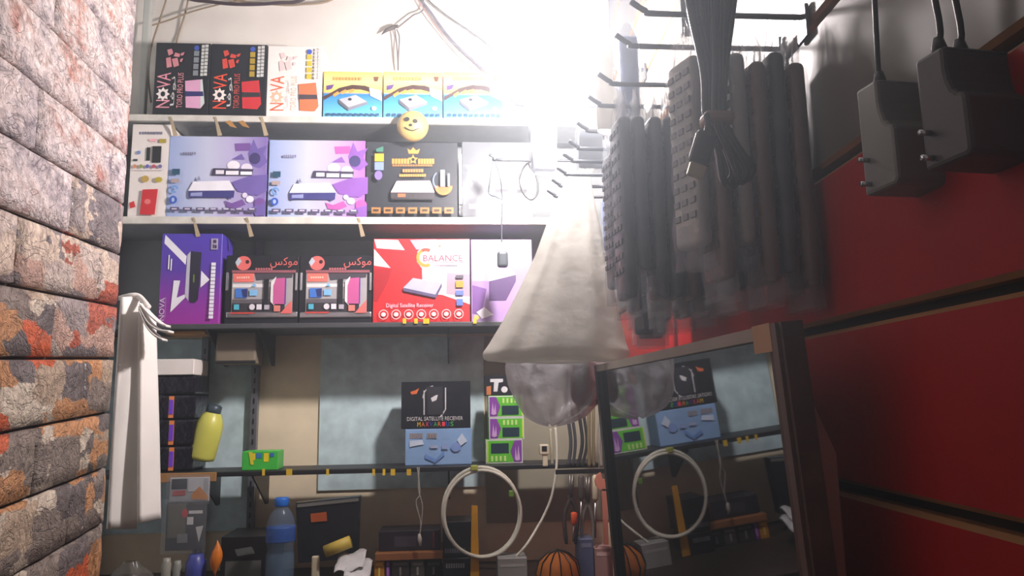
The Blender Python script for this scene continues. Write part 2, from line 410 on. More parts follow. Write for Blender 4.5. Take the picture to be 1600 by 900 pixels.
# cleat boards that carry the lower shelf
for px in (322, 402, 700):
    p = at(px, 745, 1.80)
    b_ = MB().prism([(p.x, 1.75, Z4-.013), (p.x, 1.90, Z4-.013), (p.x, 1.90, Z4-.09), (p.x, 1.88, Z4-.09)], (.004,0,0), M_dark).build('bracket', s4)
    b_ = MB().prism([(p.x, 1.75, Z3-.013), (p.x, 1.92, Z3-.013), (p.x, 1.92, Z3-.09), (p.x, 1.90, Z3-.09)], (.004,0,0), M_dark).build('bracket', s3)

# ================================================================== BOXES WITH PRINTED FRONTS
def carton(name, label, rect, Y, depth, body, zb=None, prints=(), cat='box', group=None, r=.0012, rz=0):
    l, r_, t, b = rect
    cx, cy = (l+r_)/2, (t+b)/2
    x0, x1 = at(l, cy, Y).x, at(r_, cy, Y).x
    zt = at(cx, t, Y).z; z0 = at(cx, b, Y).z if zb is None else zb
    o = MB().rbox(((x0+x1)/2, Y+depth/2, (z0+zt)/2), ((x1-x0)/2,0,0), (0,depth/2,0), (0,0,(zt-z0)/2), body, r, 1).build(name)
    tag(o, label, cat, group)
    def uv(x, y, lay): return Vector((x0+(x-l)/(r_-l)*(x1-x0), Y-.0003-.00022*lay, zt-(y-t)/(b-t)*(zt-z0)))
    sx, sy = (x1-x0)/(r_-l), (zt-z0)/(b-t)
    pm, tm = MB(), MB(); lay = 0
    for it in prints:
        k, c = it[0], it[1]; m = c if not isinstance(c, tuple) else ink(*c); lay += 1
        if k == 'p': pm.poly([uv(*q, lay) for q in it[2]], m)
        elif k == 'r':
            a, b1, c1, d1 = it[2]; pm.poly([uv(a,d1,lay), uv(c1,d1,lay), uv(c1,b1,lay), uv(a,b1,lay)], m)
        elif k == 'e':
            a, b1, rx, ry = it[2]; pm.poly([uv(a+rx*math.cos(q*math.pi/9), b1-ry*math.sin(q*math.pi/9), lay) for q in range(18)], m)
        elif k == 'ring':
            a, b1, ra, rb, q0, q1 = it[2]; n = 14
            for q in range(n):
                A = [math.radians(q0+(q1-q0)*(q+e)/n) for e in (0, 1)]
                pm.poly([uv(a+ra*math.cos(A[0]), b1-ra*math.sin(A[0]), lay), uv(a+ra*math.cos(A[1]), b1-ra*math.sin(A[1]), lay),
                         uv(a+rb*math.cos(A[1]), b1-rb*math.sin(A[1]), lay), uv(a+rb*math.cos(A[0]), b1-rb*math.sin(A[0]), lay)], m)
        elif k == 'star':
            a, b1, ra, rb, n = it[2]
            pm.poly([uv(a+(ra if q % 2 == 0 else rb)*math.sin(q*math.pi/n), b1-(ra if q % 2 == 0 else rb)*math.cos(q*math.pi/n), lay) for q in range(2*n)], m)
        elif k == 't':                                       # text fitted into a pixel rectangle; rot=1 reads upwards
            a, b1, c1, d1 = it[3]; rot = len(it) > 4 and it[4]
            vs, fs = text_mesh(it[2])
            if not vs: continue
            mx0, mx1 = min(v.x for v in vs), max(v.x for v in vs); my0, my1 = min(v.y for v in vs), max(v.y for v in vs)
            P = []
            for v in vs:
                u_, w_ = (v.x-mx0)/(mx1-mx0), (v.y-my0)/(my1-my0)
                P.append(uv(a+(c1-a)*u_, d1-(d1-b1)*w_, lay) if not rot else uv(a+(c1-a)*(1-w_), d1-(d1-b1)*u_, lay))
            tm.add(P, fs, m)
    if pm.v: pm.build('printed_cover', o)
    if tm.v: tm.build('lettering', o)
    return o
def bars(c, x0, x1, y0, y1, n, gap=.3):                       # a line of print too small to read
    w = (x1-x0)/n
    return [('r', c, (x0+w*i, y0, x0+w*(i+1-gap), y1)) for i in range(n)]
def vbars(c, x0, x1, y0, y1, n, gap=.2):
    h = (y1-y0)/n
    return [('r', c, (x0, y0+h*i, x1, y0+h*(i+1-gap))) for i in range(n)]

# ---- top shelf
def nova(dx, dy, rect, body, logo, word, star, ar, sub, dev, band, icon_a, icon_b, label, side):
    S = lambda pts: [(x+dx, y+dy) for x, y in pts]
    R = lambda a, b, c, d: (a+dx, b+dy, c+dx, d+dy)
    pr = [('t', word, 'N', R(246,156,267,168), 1), ('star', star, (256+dx, 147+dy, 11, 7, 8)), ('e', side, (256+dx, 147+dy, 3.6, 4)),
          ('t', word, 'VA', R(246,114,267,138), 1), ('t', ar, '\uFE8E\uFED3\uFEEE\uFEE7', R(268,120,276,165), 1),
          ('t', sub, 'TORO PRO PLUS', R(278,114,287,168), 1)]
    # head emblem made of a few patches
    for pts in ([(259,79),(266,77),(269,84),(262,88)], [(258,92),(265,90),(268,105),(260,107)], [(267,93),(276,91),(279,103),(271,106)], [(272,83),(280,85),(279,90),(270,89)], [(281,84),(287,82),(285,87),(281,88)], [(281,93),(285,92),(283,98),(280,97)]):
        pr.append(('p', logo, S(pts)))
    pr += [('p', dev, S([(290,127),(317,124),(322,161),(316,169),(293,168)])), ('p', (214,226,224) if side == (28,30,40) and dev[2] > 150 else dev, S([(314,125),(317,124),(322,161),(316,169)])),
           ('p', band, S([(291,143),(319,143),(320,150),(291,151)]))]
    pr += vbars(icon_a, 302+dx, 310+dx, 80+dy, 121+dy, 4) + [('e', (60,90,190), (306+dx, 76+dy, 4, 4))] + vbars((205,208,206), 314+dx, 319+dx, 71+dy, 121+dy, 9) + vbars((205,208,206), 320+dx, 325+dx, 71+dy, 121+dy, 9)
    carton('receiver_box', label, rect, 1.754, .10, body, Z1, pr)
WBOX = mat('white_carton', (240,234,230), .4, var=.04)
nova(0, 0, (241,327,67,181), M_blackm, (214,140,150), (240,160,178), (250,240,238), (220,220,220), (226,150,160), (226,170,206), (48,44,110), (130,140,146), (170,175,175),
     'black box with pink device, leftmost on the top shelf', (28,30,40))
nova(88, 2, (328,416,69,183), M_blackm, (214,74,58), (242,84,50), (250,236,230), (220,220,220), (214,80,70), (206,44,52), (44,40,44), (176,150,40), (170,175,175),
     'black box with bright red device and red lettering', (28,30,41))
nova(177, 6, (417,503,72,185), WBOX, (240,206,206), (236,96,50), (248,190,160), (228,222,220), (244,190,170), (238,120,76), (70,62,70), (206,190,60), (220,216,220),
     'white box with orange device between black and blue boxes', (246,240,238))
sky_ramp = ramp_mat('blue_yellow_print', [(0,(120,205,235)),(.2,(90,180,226)),(.52,(40,130,205)),(.56,(240,200,90)),(.8,(250,226,150)),(1,(246,196,96))])
for i, lab in enumerate(('blue and yellow receiver box next to the white and orange box', 'blue and yellow receiver box above the round smiling ornament', 'blue and yellow receiver box nearest the light bulb')):
    d = 94*i
    arc = [(506+d,150),(516+d,145),(530+d,137),(550+d,132),(570+d,133),(597+d,142)]
    low = [(597+d,152),(580+d,143),(563+d,139),(548+d,139),(533+d,143),(518+d,149),(506+d,156)]
    pr = [('p', (74,40,34), arc+low)]
    pr += [('p', (232,160,70), [(520+d+12*j,147-4*j+ (2 if j > 1 else 0)),(528+d+12*j,142-3*j+(2 if j > 1 else 0)),(530+d+12*j,146-3*j+(2 if j>1 else 0)),(522+d+12*j,151-4*j+(2 if j>1 else 0))]) for j in range(3)]
    pr += [('p', (96,60,140), [(510+d,134),(522+d,132),(518+d,139),(510+d,141)]), *bars((206,160,84), 520+d, 566+d, 121, 126, 9, .3), ('p', (120,70,40), [(584+d,120),(592+d,120),(590+d,127),(586+d,127)]),
           ('p', (232,240,248), [(577+d,137),(596+d,141),(597+d,157),(579+d,149)]),
           ('p', (178,182,190), [(530+d,155),(556+d,148),(574+d,158),(545+d,167)]), ('p', (92,96,108), [(530+d,155),(545+d,167),(545+d,172),(530+d,161)]), ('p', (130,134,146), [(545+d,167),(574+d,158),(574+d,162),(545+d,172)]),
           ('e', (40,44,56), (547+d,155,3,2)), ('e', (240,190,190), (585+d,168,4,3))] + bars((44,84,130), 511+d, 596+d, 176, 180, 10, .35)
    carton('receiver_box', lab, (505+d, 597+d, 112+i*.6, 183+i*.6), 1.754, .10, sky_ramp, Z1, pr)

# ---- second shelf
wb_pr = bars((130,132,156), 214, 252, 206, 210, 9, .25) + [('r', (30,34,38), (237,228,251,253)), ('r', (30,34,38), (228,230,234,250)), ('r', (240,180,190), (231,217,243,221)), ('r', (176,160,60), (247,217,258,223)),
         ('e', (120,150,210), (216,238,3,3)), ('r', (40,60,60), (208,248,215,251))] + [('e', c, (211+10*j, 259, 3, 3)) for j, c in enumerate(((220,150,110),(150,170,90),(100,100,190),(190,80,110),(120,110,170)))] + \
        [('r', (222,218,222), (204,264,258,265)), ('e', (190,160,80), (229,278,6,5)), ('e', (186,170,50), (250,279,6,4)), ('p', (206,44,52), [(226,294),(250,293),(247,331),(224,331)]), ('e', (230,120,120), (235,312,5,4)), ('p', (214,50,60), [(207,314),(214,311),(217,320),(209,322)])]
carton('media_box', 'white box with black and red device pictures beside the brick pillar', (203,263,194,335), 1.756, .12, WBOX, Z2, wb_pr)
def lavender(dx, dy, rect, tint, label):
    base = ramp_mat('lavender_%d' % dx, [(0,(160,180,226)),(.4,(198,204,230)),(.62,(186,180,220)),(1,tint[0])], 'X')
    S = lambda pts: [(x+dx, y+dy) for x, y in pts]
    pr = [('p', tint[1], S([(364,224),(389,223),(392,235),(366,236)])), ('p', tint[2], S([(386,240),(394,217),(401,232),(417,226),(410,240),(418,252),(405,262),(392,258)])),
          ('e', (64,56,110), (397+dx,247+dy,9,9)), ('p', tint[2], S([(360,249),(376,240),(382,249)])), ('e', (238,236,246), (364+dx,258+dy,10,7)), ('e', (226,220,238), (385+dx,262+dy,9,7)),
          ('p', tint[2], S([(362,284),(390,274),(418,272),(418,298),(396,304),(372,298)])), ('p', tint[1], S([(352,312),(364,316),(380,310),(386,318),(372,324),(356,322)])),
          ('e', tint[2], (403+dx,298+dy,7,6)), ('e', (236,234,246), (392+dx,310+dy,6,5)), ('e', tint[1], (408+dx,316+dy,9,8)), ('e', (220,214,236), (384+dx,304+dy,4,4)), ('p', tint[2], S([(396,322),(417,316),(417,334),(402,336)])),
          ('p', (62,56,84), S([(333,263),(396,264),(394,274),(330,274)])), ('r', (232,230,240), (337+dx,266+dy,350+dx,272+dy)), ('r', (244,242,250), (353+dx,267+dy,373+dx,273+dy)), ('r', (244,242,250), (376+dx,268+dy,394+dx,273+dy)),
          ('p', (240,240,250), S([(303,284),(359,282),(368,297),(296,298)])), ('p', (64,62,130), S([(296,298),(368,297),(367,308),(363,308),(362,311),(358,308),(303,308),(301,310),(297,308)])), ('p', (150,160,210), S([(300,301),(318,300),(318,306),(300,306)])),
          *bars((128,128,160), 285+dx, 306+dx, 239+dy, 243+dy, 6, .25), ('p', (140,144,176), S([(309,282),(312,275),(315,282)])),
          ('r', (40,84,110), (270+dx,265+dy,282+dx,274+dy)), ('r', (176,160,160), (269+dx,280+dy,282+dx,286+dy)), ('ring', (110,160,220), (275+dx,296+dy,6,3.4,0,300)), ('e', (52,90,190), (274+dx,312+dy,6,6)), ('e', (170,190,230), (274+dx,312+dy,2.4,3.4))]
    pr += [('r', (92,84,120), (270+dx+20*i, 323+dy+i*.3, 284+dx+20*i, 329+dy+i*.3)) for i in range(7)] + [('r', (210,206,230), (273+dx+20*i, 325+dy, 281+dx+20*i, 327+dy)) for i in range(7)]
    carton('receiver_box', label, rect, 1.755, .13, base, Z2, pr)
lavender(0, 0, (262,416,213,338), ((130,110,180),(120,84,160),(112,96,170)), 'lavender receiver box with violet flower print next to the white box')
lavender(157, 5, (419,570,219,341), ((170,110,190),(184,90,170),(140,90,180)), 'lavender receiver box with pinkish flower print beside the black box')
gold = (206,148,70)
pr = [('p', gold, [(638,240),(636,232),(641,235),(645,230),(650,235),(656,232),(653,240)]), ('star', gold, (645,249,8,4,5)), ('e', (28,30,36), (645,249,2.5,2.5))]
pr += bars(gold, 612, 640, 248, 256, 6, .18)+bars(gold, 653, 679, 248, 256, 6, .18)+bars((170,120,60), 613, 676, 257.5, 260.5, 16, .2)+bars((190,136,80), 629, 662, 265, 270, 8, .2)+bars(gold, 624, 666, 273, 277, 12, .2)
pr += [('p', (214,190,196), [(620,284),(672,283),(679,301),(611,301)]), ('p', (60,56,60), [(611,301),(679,301),(678,312),(612,312)]), ('r', (190,110,70), (622,303,634,308)), ('p', (40,38,42), [(613,310),(677,310),(676,312),(614,312)]),
       ('ring', (228,120,50), (693,291,14,8,180,360)), ('p', (226,110,50), [(683,293),(703,293),(699,301),(687,301)]), ('r', (180,184,190), (688,267,695,292)), ('r', (110,120,130), (699,272,703,292)), ('ring', (120,140,170), (692,283,16,14,130,230)),
       ('p', (70,130,110), [(588,236),(599,232),(599,240),(588,240)]), ('r', (206,170,50), (586,243,600,255)), ('r', (130,150,210), (586,256,600,268)), ('e', (130,110,190), (592,276,6,7))]
pr += [('r', (166,118,64), (582+18.7*i, 324, 596+18.7*i, 333)) for i in range(7)] + [('r', (70,52,34), (585+18.7*i, 327, 593+18.7*i, 330)) for i in range(7)]
bg = carton('receiver_box', 'black receiver box with golden crown emblem and lettering', (572,715,222,338), 1.755, .13, mat('charcoal_card', (50,53,60), .35), Z2, pr)
pr = [('r', (150,154,160), (759,256,823,269)), ('r', (112,116,124), (762,272,823,279)), ('r', (186,190,196), (762,280,823,294)), ('r', (56,60,70), (762,294,823,299)), ('p', (226,230,234), [(728,262),(762,248),(792,230),(770,248),(744,262)])] + bars((160,150,170), 732, 828, 316, 324, 6, .25)
sv = carton('receiver_box', 'silver grey receiver box wrapped in film, nearest the hanging bag', (722,832,222,338), 1.758, .13, mat('silver_card', (98,102,108), .3), Z2, pr)
x0, x1 = at(720, 280, 1.750).x, at(834, 280, 1.750).x
def filmf(u, v):
    x = x0-.005+(x1-x0+.01)*u; return (x, 1.753+.003*math.sin(u*19+v*3)*math.sin(v*9), Z2+.006+v*.128+.006*u)
MB().grid(filmf, 26, 10, M_film).build('film_wrap', sv, smooth=True)
MB().rbox(at(718, 280, 1.753)+Vector((.002,0,0)), (.004,0,0), (0,.003,0), (0,0,.064), mat('film_fold', (232,236,240), .2, film=.75), .002).build('film_fold', sv)

# ---- third shelf
W_ = (236,236,246)
purp = ramp_mat('purple_print', [(0,(158,46,160)),(.25,(140,50,164)),(.6,(88,58,168)),(1,(80,62,180))])
pr = [('p', W_, [(255,367),(290,400),(289,413),(254,380)]), ('p', (190,190,206), [(291,398),(296,392),(296,468),(290,460)]), ('p', (38,36,56), [(296,392),(313,394),(311,466),(306,471),(298,470)]), ('r', (120,140,50), (302,428,304,440)),
      ('p', W_, [(314,422),(328,436),(314,448)]), ('p', W_, [(272,437),(282,437),(278,463),(290,458),(291,463),(269,485)]), ('t', W_, 'NOVA', (252,463,260,497), 1),
      ('r', W_, (262,398,264,420)), ('r', W_, (266,404,268,422)), ('r', (170,160,190), (328,373,339,390)), ('r', (60,50,80), (331,375,336,380)), ('r', (60,50,80), (331,382,333,388)), ('r', (60,50,80), (334,383,337,388))]
pr += vbars(W_, 330, 337, 410, 496, 15, .18) + [('r', (170,120,190), (262,462,263,494))]
carton('receiver_box', 'purple box standing upright with white arrow shapes', (250,345,365,503), 1.752, .085, purp, Z3, pr)
M_foil = mat('silver_foil', (190,190,198), .22, metal=.85)
for i, lab in enumerate(('black and silver box with pink device, next to the purple box', 'black and silver box with pink device, next to the red box')):
    d = 115.5*i; sal = (226,110,106)
    S = lambda pts: [(x+d, y) for x, y in pts]
    pr = [('e', sal, (379+d,411,12,11)), ('p', (190,200,214), S([(366,410),(371,402),(376,408),(370,416)])), ('e', (60,30,36), (385+d,409,3,3)), ('t', sal, '\uFEB2\uFEDB\uFEEE\uFEE3', (421+d,402,464+d,418)), *bars((190,110,116), 398+d, 426+d, 418.5, 421.5, 7, .25),
          ('r', (150,90,100), (362+d,422,462+d,426)), ('r', (170,168,172), (363+d,427,458+d,487)), ('p', (70,66,76), S([(397,427),(458,427),(456,434),(400,438)])), ('r', (226,224,226), (364+d,443,430+d,448)), ('r', (96,92,100), (364+d,466,446+d,472)), ('r', (52,50,58), (364+d,472,446+d,487)),
          ('r', (236,120,110), (365+d,427,397+d,440)), *bars((250,200,180), 370+d, 391+d, 432, 435, 6, .3), ('r', (66,120,206), (369+d,450,388+d,464)), ('p', (40,50,110), S([(378,452),(388,450),(388,463),(381,463)])), ('r', (130,190,236), (391+d,452,403+d,461)), ('p', (130,190,236), S([(394,447),(398,442),(402,447)])),
          ('r', (30,30,36), (413+d,436,421+d,478)), ('p', (224,222,224), S([(424,440),(432,432),(430,476),(424,470)])), ('p', (196,90,150), S([(432,435),(446,434),(447,474),(428,474),(428,446)])), ('p', (90,60,150), S([(446,434),(448,436),(448,474),(446,474)])),
          ('r', (80,180,206), (368+d,474,376+d,482)), ('e', (220,216,226), (396+d,478,4.5,4.5)), ('r', (226,224,234), (403+d,474,411+d,482)), ('r', (180,176,190), (415+d,475,423+d,482)), ('r', (220,130,120), (430+d,476,440+d,485)), ('p', sal, S([(440,488),(458,468),(458,488)])),
          ('r', (214,70,60), (363+d,486,400+d,488))]
    o = carton('receiver_box', lab, (352+d,466+d,399,503), 1.756, .11, M_blackm, Z3, pr)
    p0, p1 = at(353+d, 492, 1.754), at(465+d, 492, 1.754)
    MB().rbox((p0+p1)/2, ((p1.x-p0.x)/2,0,0), (0,.003,0), (0,0,.007), M_foil, .003).build('foil_band', o)
    for px in (355, 463):
        p = at(px+d, 440, 1.754); MB().rbox(p, (.003,0,0), (0,.002,0), (0,0,.022), M_foil, .002).build('foil_edge', o)
RD = (206,38,44); LW = (214,208,226)
pr = [('p', LW, [(584,374),(621,375),(632,391),(588,388)]), ('p', (236,220,230), [(584,389),(610,419),(584,415)]), ('p', (190,160,190), [(640,375),(682,374),(661,391),(650,390)]),
      ('p', (170,30,40), [(584,420),(612,420),(606,440),(590,470),(584,470)]),
      ('p', LW, [(678,375),(734,374),(734,476),(690,461),(660,459),(659,420),(651,410),(652,393)]), ('p', (176,150,168), [(698,427),(734,429),(734,464),(697,460)]),
      ('ring', (240,150,60), (665,403,15,10,60,300)), ('ring', (232,80,60), (665,403,15,10,60,120)), ('star', (240,130,90), (687,385,3,1.4,5)), ('star', (250,200,190), (670,381,3,1.4,5)), ('r', LW, (660,398,726,410)),
      ('t', (176,30,60), 'BALANCE', (661,399,723,409)), *bars((190,170,180), 680, 716, 413, 415.5, 10, .25),
      ('p', (176,178,200), [(630,450),(645,435),(690,443),(680,461)]), ('p', (92,84,120), [(630,450),(680,461),(690,443),(690,449),(681,466),(630,455)]),
      ('t', LW, 'Digital Satellite Receiver', (604,474,677,482)), ('r', (90,86,100), (712,431,724,436)), ('r', (206,150,60), (712,440,724,450)), ('r', (100,120,200), (712,455,724,462)), ('r', (90,120,206), (713,468,723,478))]
for i in range(7):
    pr += [('ring', (240,200,200), (600+19.4*i, 491, 7.5, 6.3, 0, 360)), ('e', (250,226,226), (600+19.4*i, 491, 3.6, 3.2))]
carton('receiver_box', 'red and white receiver box printed BALANCE', (583,734,373,503), 1.752, .14, ink(*RD), Z3, pr)
pr = [('p', (196,176,214), [(738,376),(790,376),(778,440),(738,440)]), ('p', (240,238,248), [(762,424),(798,420),(806,430),(764,440)]), ('p', (84,56,110), [(764,440),(806,430),(806,440),(790,470),(764,470)]), ('p', (120,80,150), [(738,446),(760,452),(752,490),(738,490)]), ('p', (232,228,240), [(744,488),(756,480),(770,492),(752,498)]), ('e', (220,190,110), (744,496,4,4))]
carton('receiver_box', 'lilac receiver box half hidden by the hanging white bag', (736,832,374,503), 1.755, .14, mat('lilac_card', (170,140,196), .4), Z3, pr)

# ---- fourth shelf
pr = [('ring', (206,208,214), (680,622,20,18.6,100,180)), ('r', (190,192,198), (661.5,610,663.5,648)), ('r', (206,208,214), (695,606,697,640)), ('p', (200,202,208), [(695,640),(697,640),(690,651),(687,651)]), ('p', (50,50,58), [(666,604),(692,604),(692,648),(668,648)]),
      ('p', (220,222,226), [(673,622),(680,618),(684,617),(682,625),(675,628)]), ('p', (216,110,60), [(641,612),(650,609),(655,606),(651,615),(643,616)]), ('t', (214,214,218), 'DIGITAL SATELLITE RECEIVER', (636,651,723,657))]
for i, (ch, c) in enumerate(zip('MAXVARIUS', ((230,190,40),(236,120,50),(226,70,120),(70,80,200),(60,180,90),(236,120,50),(226,60,80),(60,110,210),(70,190,90)))):
    pr.append(('t', c, ch, (652+6.4*i, 659, 657+6.4*i, 666)))
blk_z = at(685, 669, 1.79).z
pr2 = bars((150,140,140), 640, 661, 677, 686, 6, .2) + bars((150,140,140), 667, 683, 677, 686, 4, .2) + [('p', (206,222,244), [(640,690),(660,688),(662,696),(640,700)]), ('p', (110,150,214), [(664,712),(680,722),(694,708),(694,716),(680,728),(664,720)]), ('e', (130,160,220), (712,702,8,8)), ('p', (206,222,244), [(714,690),(722,678),(730,692),(720,700)]), ('r', (170,180,210), (672,698,684,703)), ('r', (150,170,220), (690,697,700,705))]
bb = carton('receiver_box', 'light blue box under the black box on the lower shelf', (633,737,670,732), 1.785, .075, mat('light_blue_card', (140,178,224), .4), Z4, pr2)
carton('receiver_box', 'black box with rainbow lettering resting on the light blue box', (627,735,596,669), 1.79, .07, M_blackm, blk_z, pr)
GRN, PUR = (96,196,50), (132,66,166)
gz = [Z4, at(788, 687, 1.785).z, at(790, 652.5, 1.785).z, at(790, 618, 1.785).z]
def greenbox(rect, zb, flip, label):
    l, r_, t, b = rect; w = r_-l
    X = lambda u: l+(u if not flip else 1-u)*w
    pr = [('r', (226,226,230), (l+.5,t+.5,r_-.5,b-.5)), ('r', GRN, (l+2,t+2,r_-2,b-2)), ('p', PUR, [(X(.03),t+2),(X(.22),t+2),(X(.34),(t+b)/2),(X(.24),b-2),(X(.03),b-2)]),
          ('p', (26,52,66), [(X(.38),t+.46*(b-t)+(0 if not flip else -.3*(b-t))),(X(.86),t+.46*(b-t)+(0 if not flip else -.3*(b-t))),(X(.86),t+.88*(b-t)+(0 if not flip else -.3*(b-t))),(X(.38),t+.88*(b-t)+(0 if not flip else -.3*(b-t)))])]
    ty = t+.12*(b-t) if not flip else t+.68*(b-t)
    pr += bars((200,236,140), min(X(.4), X(.86)), max(X(.4), X(.86)), ty, ty+.22*(b-t), 4, .5)
    pr += [('p', (206,170,220), [(X(.08),b-6),(X(.12),t+10),(X(.16),b-10),(X(.2),t+12),(X(.22),b-6),(X(.15),b-4)]), ('r', (190,220,60), (min(X(.93),X(.97)), t+3, max(X(.93),X(.97)), b-3))]
    carton('small_box', label, rect, 1.785, .05, ink(*GRN), zb, pr)
greenbox((759,817,686.5,728), gz[0], True, 'green and purple box at the bottom of the small stack')
greenbox((764,819,652,687), gz[1], False, 'green and purple box in the middle of the small stack')
greenbox((763,818,618,652.5), gz[2], False, 'green and purple box at the top of the small stack')
pr = [('p', (216,220,224), [(766,592),(786,592),(786,597),(779,598),(777,612),(771,612),(772,597),(766,597)]), ('e', (226,228,232), (788,609,5,5)), ('p', (196,120,70), [(760,604),(767,603),(767,617),(760,617)])]
carton('small_box', 'black box with white print on top of the green boxes', (757,800,586,618.5), 1.786, .05, M_blackm, gz[3], pr)
pr = [('r', (230,206,40), (392,708,399,719)), ('r', (60,130,190), (400,708,409,716)), ('r', (234,214,40), (412,708,420,722)), ('r', (60,110,200), (422,708,428,714)), ('p', (220,210,50), [(388,706),(394,706),(397,726),(392,726)])]
carton('small_box', 'small bright green box lying at the shelf front', (378,434,705,735), 1.76, .06, mat('bright_green_card', (66,190,70), .4), Z4, pr)

# black wrapped packs with orange and purple labels, a white box on top
zc = Z4
for i, (t, b, lab) in enumerate(((697,735,'black wrapped pack at the bottom of the stack behind white bags'), (655,697,'black wrapped pack second from the bottom of its stack'), (617,655,'black wrapped pack third from the bottom of its stack'), (586,617,'plain black wrapped pack directly under the flat white box'))):
    x0, x1 = at(236, 660, 1.77).x, at(303, 660, 1.77).x
    zt = at(270, t, 1.77).z
    o = MB().rbox(((x0+x1)/2, 1.82, (zc+zt)/2), ((x1-x0)/2,0,0), (0,.05,0), (0,0,(zt-zc)/2-.0004), mat('black_wrap', (24,22,34), .16, bump=.004, bscale=45), .006).build('wrapped_pack')
    tag(o, lab, 'pack')
    if i != 3:
        p = at(267, (t+b)/2, 1.767); h = (zt-zc)/2-.003
        MB().box(p.x-.0055, p.x+.0055, 1.7685, 1.7697, (zc+zt)/2-h, (zc+zt)/2+h, mat('orange_label', (232,140,80), .4)).build('label_band', o)
        MB().box(p.x-.0045, p.x+.0045, 1.7672, 1.7684, (zc+zt)/2-h*.66, (zc+zt)/2+h*.66, mat('violet_label', (120,70,220), .4)).build('label_panel', o)
    zc = zt
carton('flat_box', 'flat white box on top of the black wrapped packs', (238,303,561,586), 1.765, .10, WBOX, zc)
# yellow bottle lying against the packs
pA, pB = at(313, 719, 1.80), at(334, 641, 1.80)
ax = (pB-pA).normalized(); X = ax.cross(Vector((0,1,0))).normalized(); Yv = ax.cross(X)
base = pA
bt = empty('squeeze_bottle', base); tag(bt, 'yellow green plastic bottle with dark cap leaning on the shelf', 'bottle')
Lb = (pB-pA).length
MB().lathe([(.020,0),(.029,.003),(.031,.010),(.031,Lb*.62),(.029,Lb*.74),(.022,Lb*.9),(.014,Lb*.97),(.013,Lb)], base, mat('yellow_green_plastic', (206,206,96), .35), 24, X, Yv, ax).build('body', bt, smooth=True)
MB().lathe([(.0165,Lb*.95),(.017,Lb*.97),(.017,Lb*1.08),(.013,Lb*1.11)], base, mat('dark_cap', (54,70,80), .4), 20, X, Yv, ax).build('cap', bt, smooth=True)
# cardboard sheet on the shelf end, block under the third shelf
p0, p1 = at(236, 742, 1.735), at(338, 742, 1.735)
o = MB().rbox(((p0.x+p1.x)/2, 1.736, Z4-.010), ((p1.x-p0.x)/2,0,0), (0,.002,0), (0,0,.010), M_card, .001, 1).build('cardboard_strip'); tag(o, 'torn brown cardboard strip over the shelf edge', 'cardboard')
p0, p1 = at(338, 540, 1.80), at(401, 540, 1.80)
o = MB().rbox(((p0.x+p1.x)/2, 1.83, Z3-.052), ((p1.x-p0.x)/2,0,0), (0,.035,0), (0,0,.038), mat('brown_casing', (124,112,96), .6), .004).build('wooden_block'); tag(o, 'grey brown block fixed under the third shelf', 'block')
MB().rbox(((p0.x+p1.x)/2, 1.795, Z3-.085), ((p1.x-p0.x)/2,0,0), (0,.004,0), (0,0,.003), M_dark, .001, 1).build('lower_lip', o)
o = tag(MB().rbox(at(300, 506, 1.80)+Vector((0,0,-.012)), (.045,0,0), (0,.04,0), (0,0,.004), M_card, .001, 1).build('cardboard_sheet'), 'brown cardboard sheet under the purple box', 'cardboard')
o.location.z = Z3+H-.0135-.008
# round smiling ornament on the top shelf edge
c = at(645, 197, 1.715)
sm = empty('smiling_ornament', c); tag(sm, 'round golden ornament with a smiling face on the top shelf edge', 'ornament')
M_gold = mat('pale_gold', (222,190,112), .35, metal=.25)
MB().lathe([(.018,.024),(.030,.018),(.0365,.008),(.038,0),(.036,-.008),(.028,-.018),(.015,-.025),(.002,-.027)], c, M_gold, 28, (1,0,0), (0,0,1), (0,1,0)).build('ball', sm, smooth=True)
eye = mat('dark_marks', (40,36,30), .5)
def onball(dx, dz, lift=.001):
    r = math.hypot(dx, dz); return c+Vector((dx, -.0275*math.sqrt(max(0, 1-(r/.0385)**2))-lift, dz))
for dx, dz, rx, rz_ in ((-.013,.007,.0070,.0060), (.007,.002,.0062,.0055)):
    MB().poly([onball(dx+rx*math.cos(a*math.pi/7), dz+rz_*math.sin(a*math.pi/7)) for a in range(14)], eye).build('eye', sm)
MB().poly([onball(-.004+.0045*math.cos(a*math.pi/5), -.008+.0035*math.sin(a*math.pi/5)) for a in range(10)], eye).build('nose', sm)
MB().tube([onball(-.018+.036*t/10, -.012-.008*math.sin(math.pi*t/10), .0005) for t in range(11)], .0014, eye, 6).build('mouth', sm)

# ================================================================== CABLES ON THE UPPER WALL
cable('wall_cable', [(285,-170,1.85),(268,-70,1.85),(262,-12,1.85),(250,30,1.85),(236,75,1.85),(232,120,1.84),(236,160,1.84)], .0022, M_cable_t, 'thin tan cable hanging beside the grey trunking')
cable('wall_cable', [(330,-170,1.85),(306,-70,1.855),(296,-10,1.86),(288,25,1.86),(280,50,1.86),(272,80,1.86)], .0022, M_cable_t, 'thin tan cable dropping behind the black and pink box')
cable('wall_cable', [(228,42,1.835),(262,32,1.845),(300,18,1.85),(345,6,1.85),(400,-8,1.85),(470,-60,1.85),(520,-170,1.85)], .0022, M_cable_t, 'tan cable slanting up from the grey trunking')
cable('wall_cable', [(230,-170,1.85),(252,-50,1.845),(288,-6,1.84),(330,3,1.84),(375,7,1.84),(430,5,1.84),(480,-4,1.84),(545,-60,1.845),(600,-170,1.85)], .0045, mat('maroon_cable', (60,42,52), .5), 'dark cable sagging along the top of the picture')
cable('wall_cable', [(300,-170,1.85),(322,-50,1.85),(360,-4,1.85),(420,6,1.85),(470,7,1.85),(525,-4,1.85),(575,-60,1.85),(612,-170,1.85)], .003, M_cable_t, 'tan cable sagging beside the dark cable')
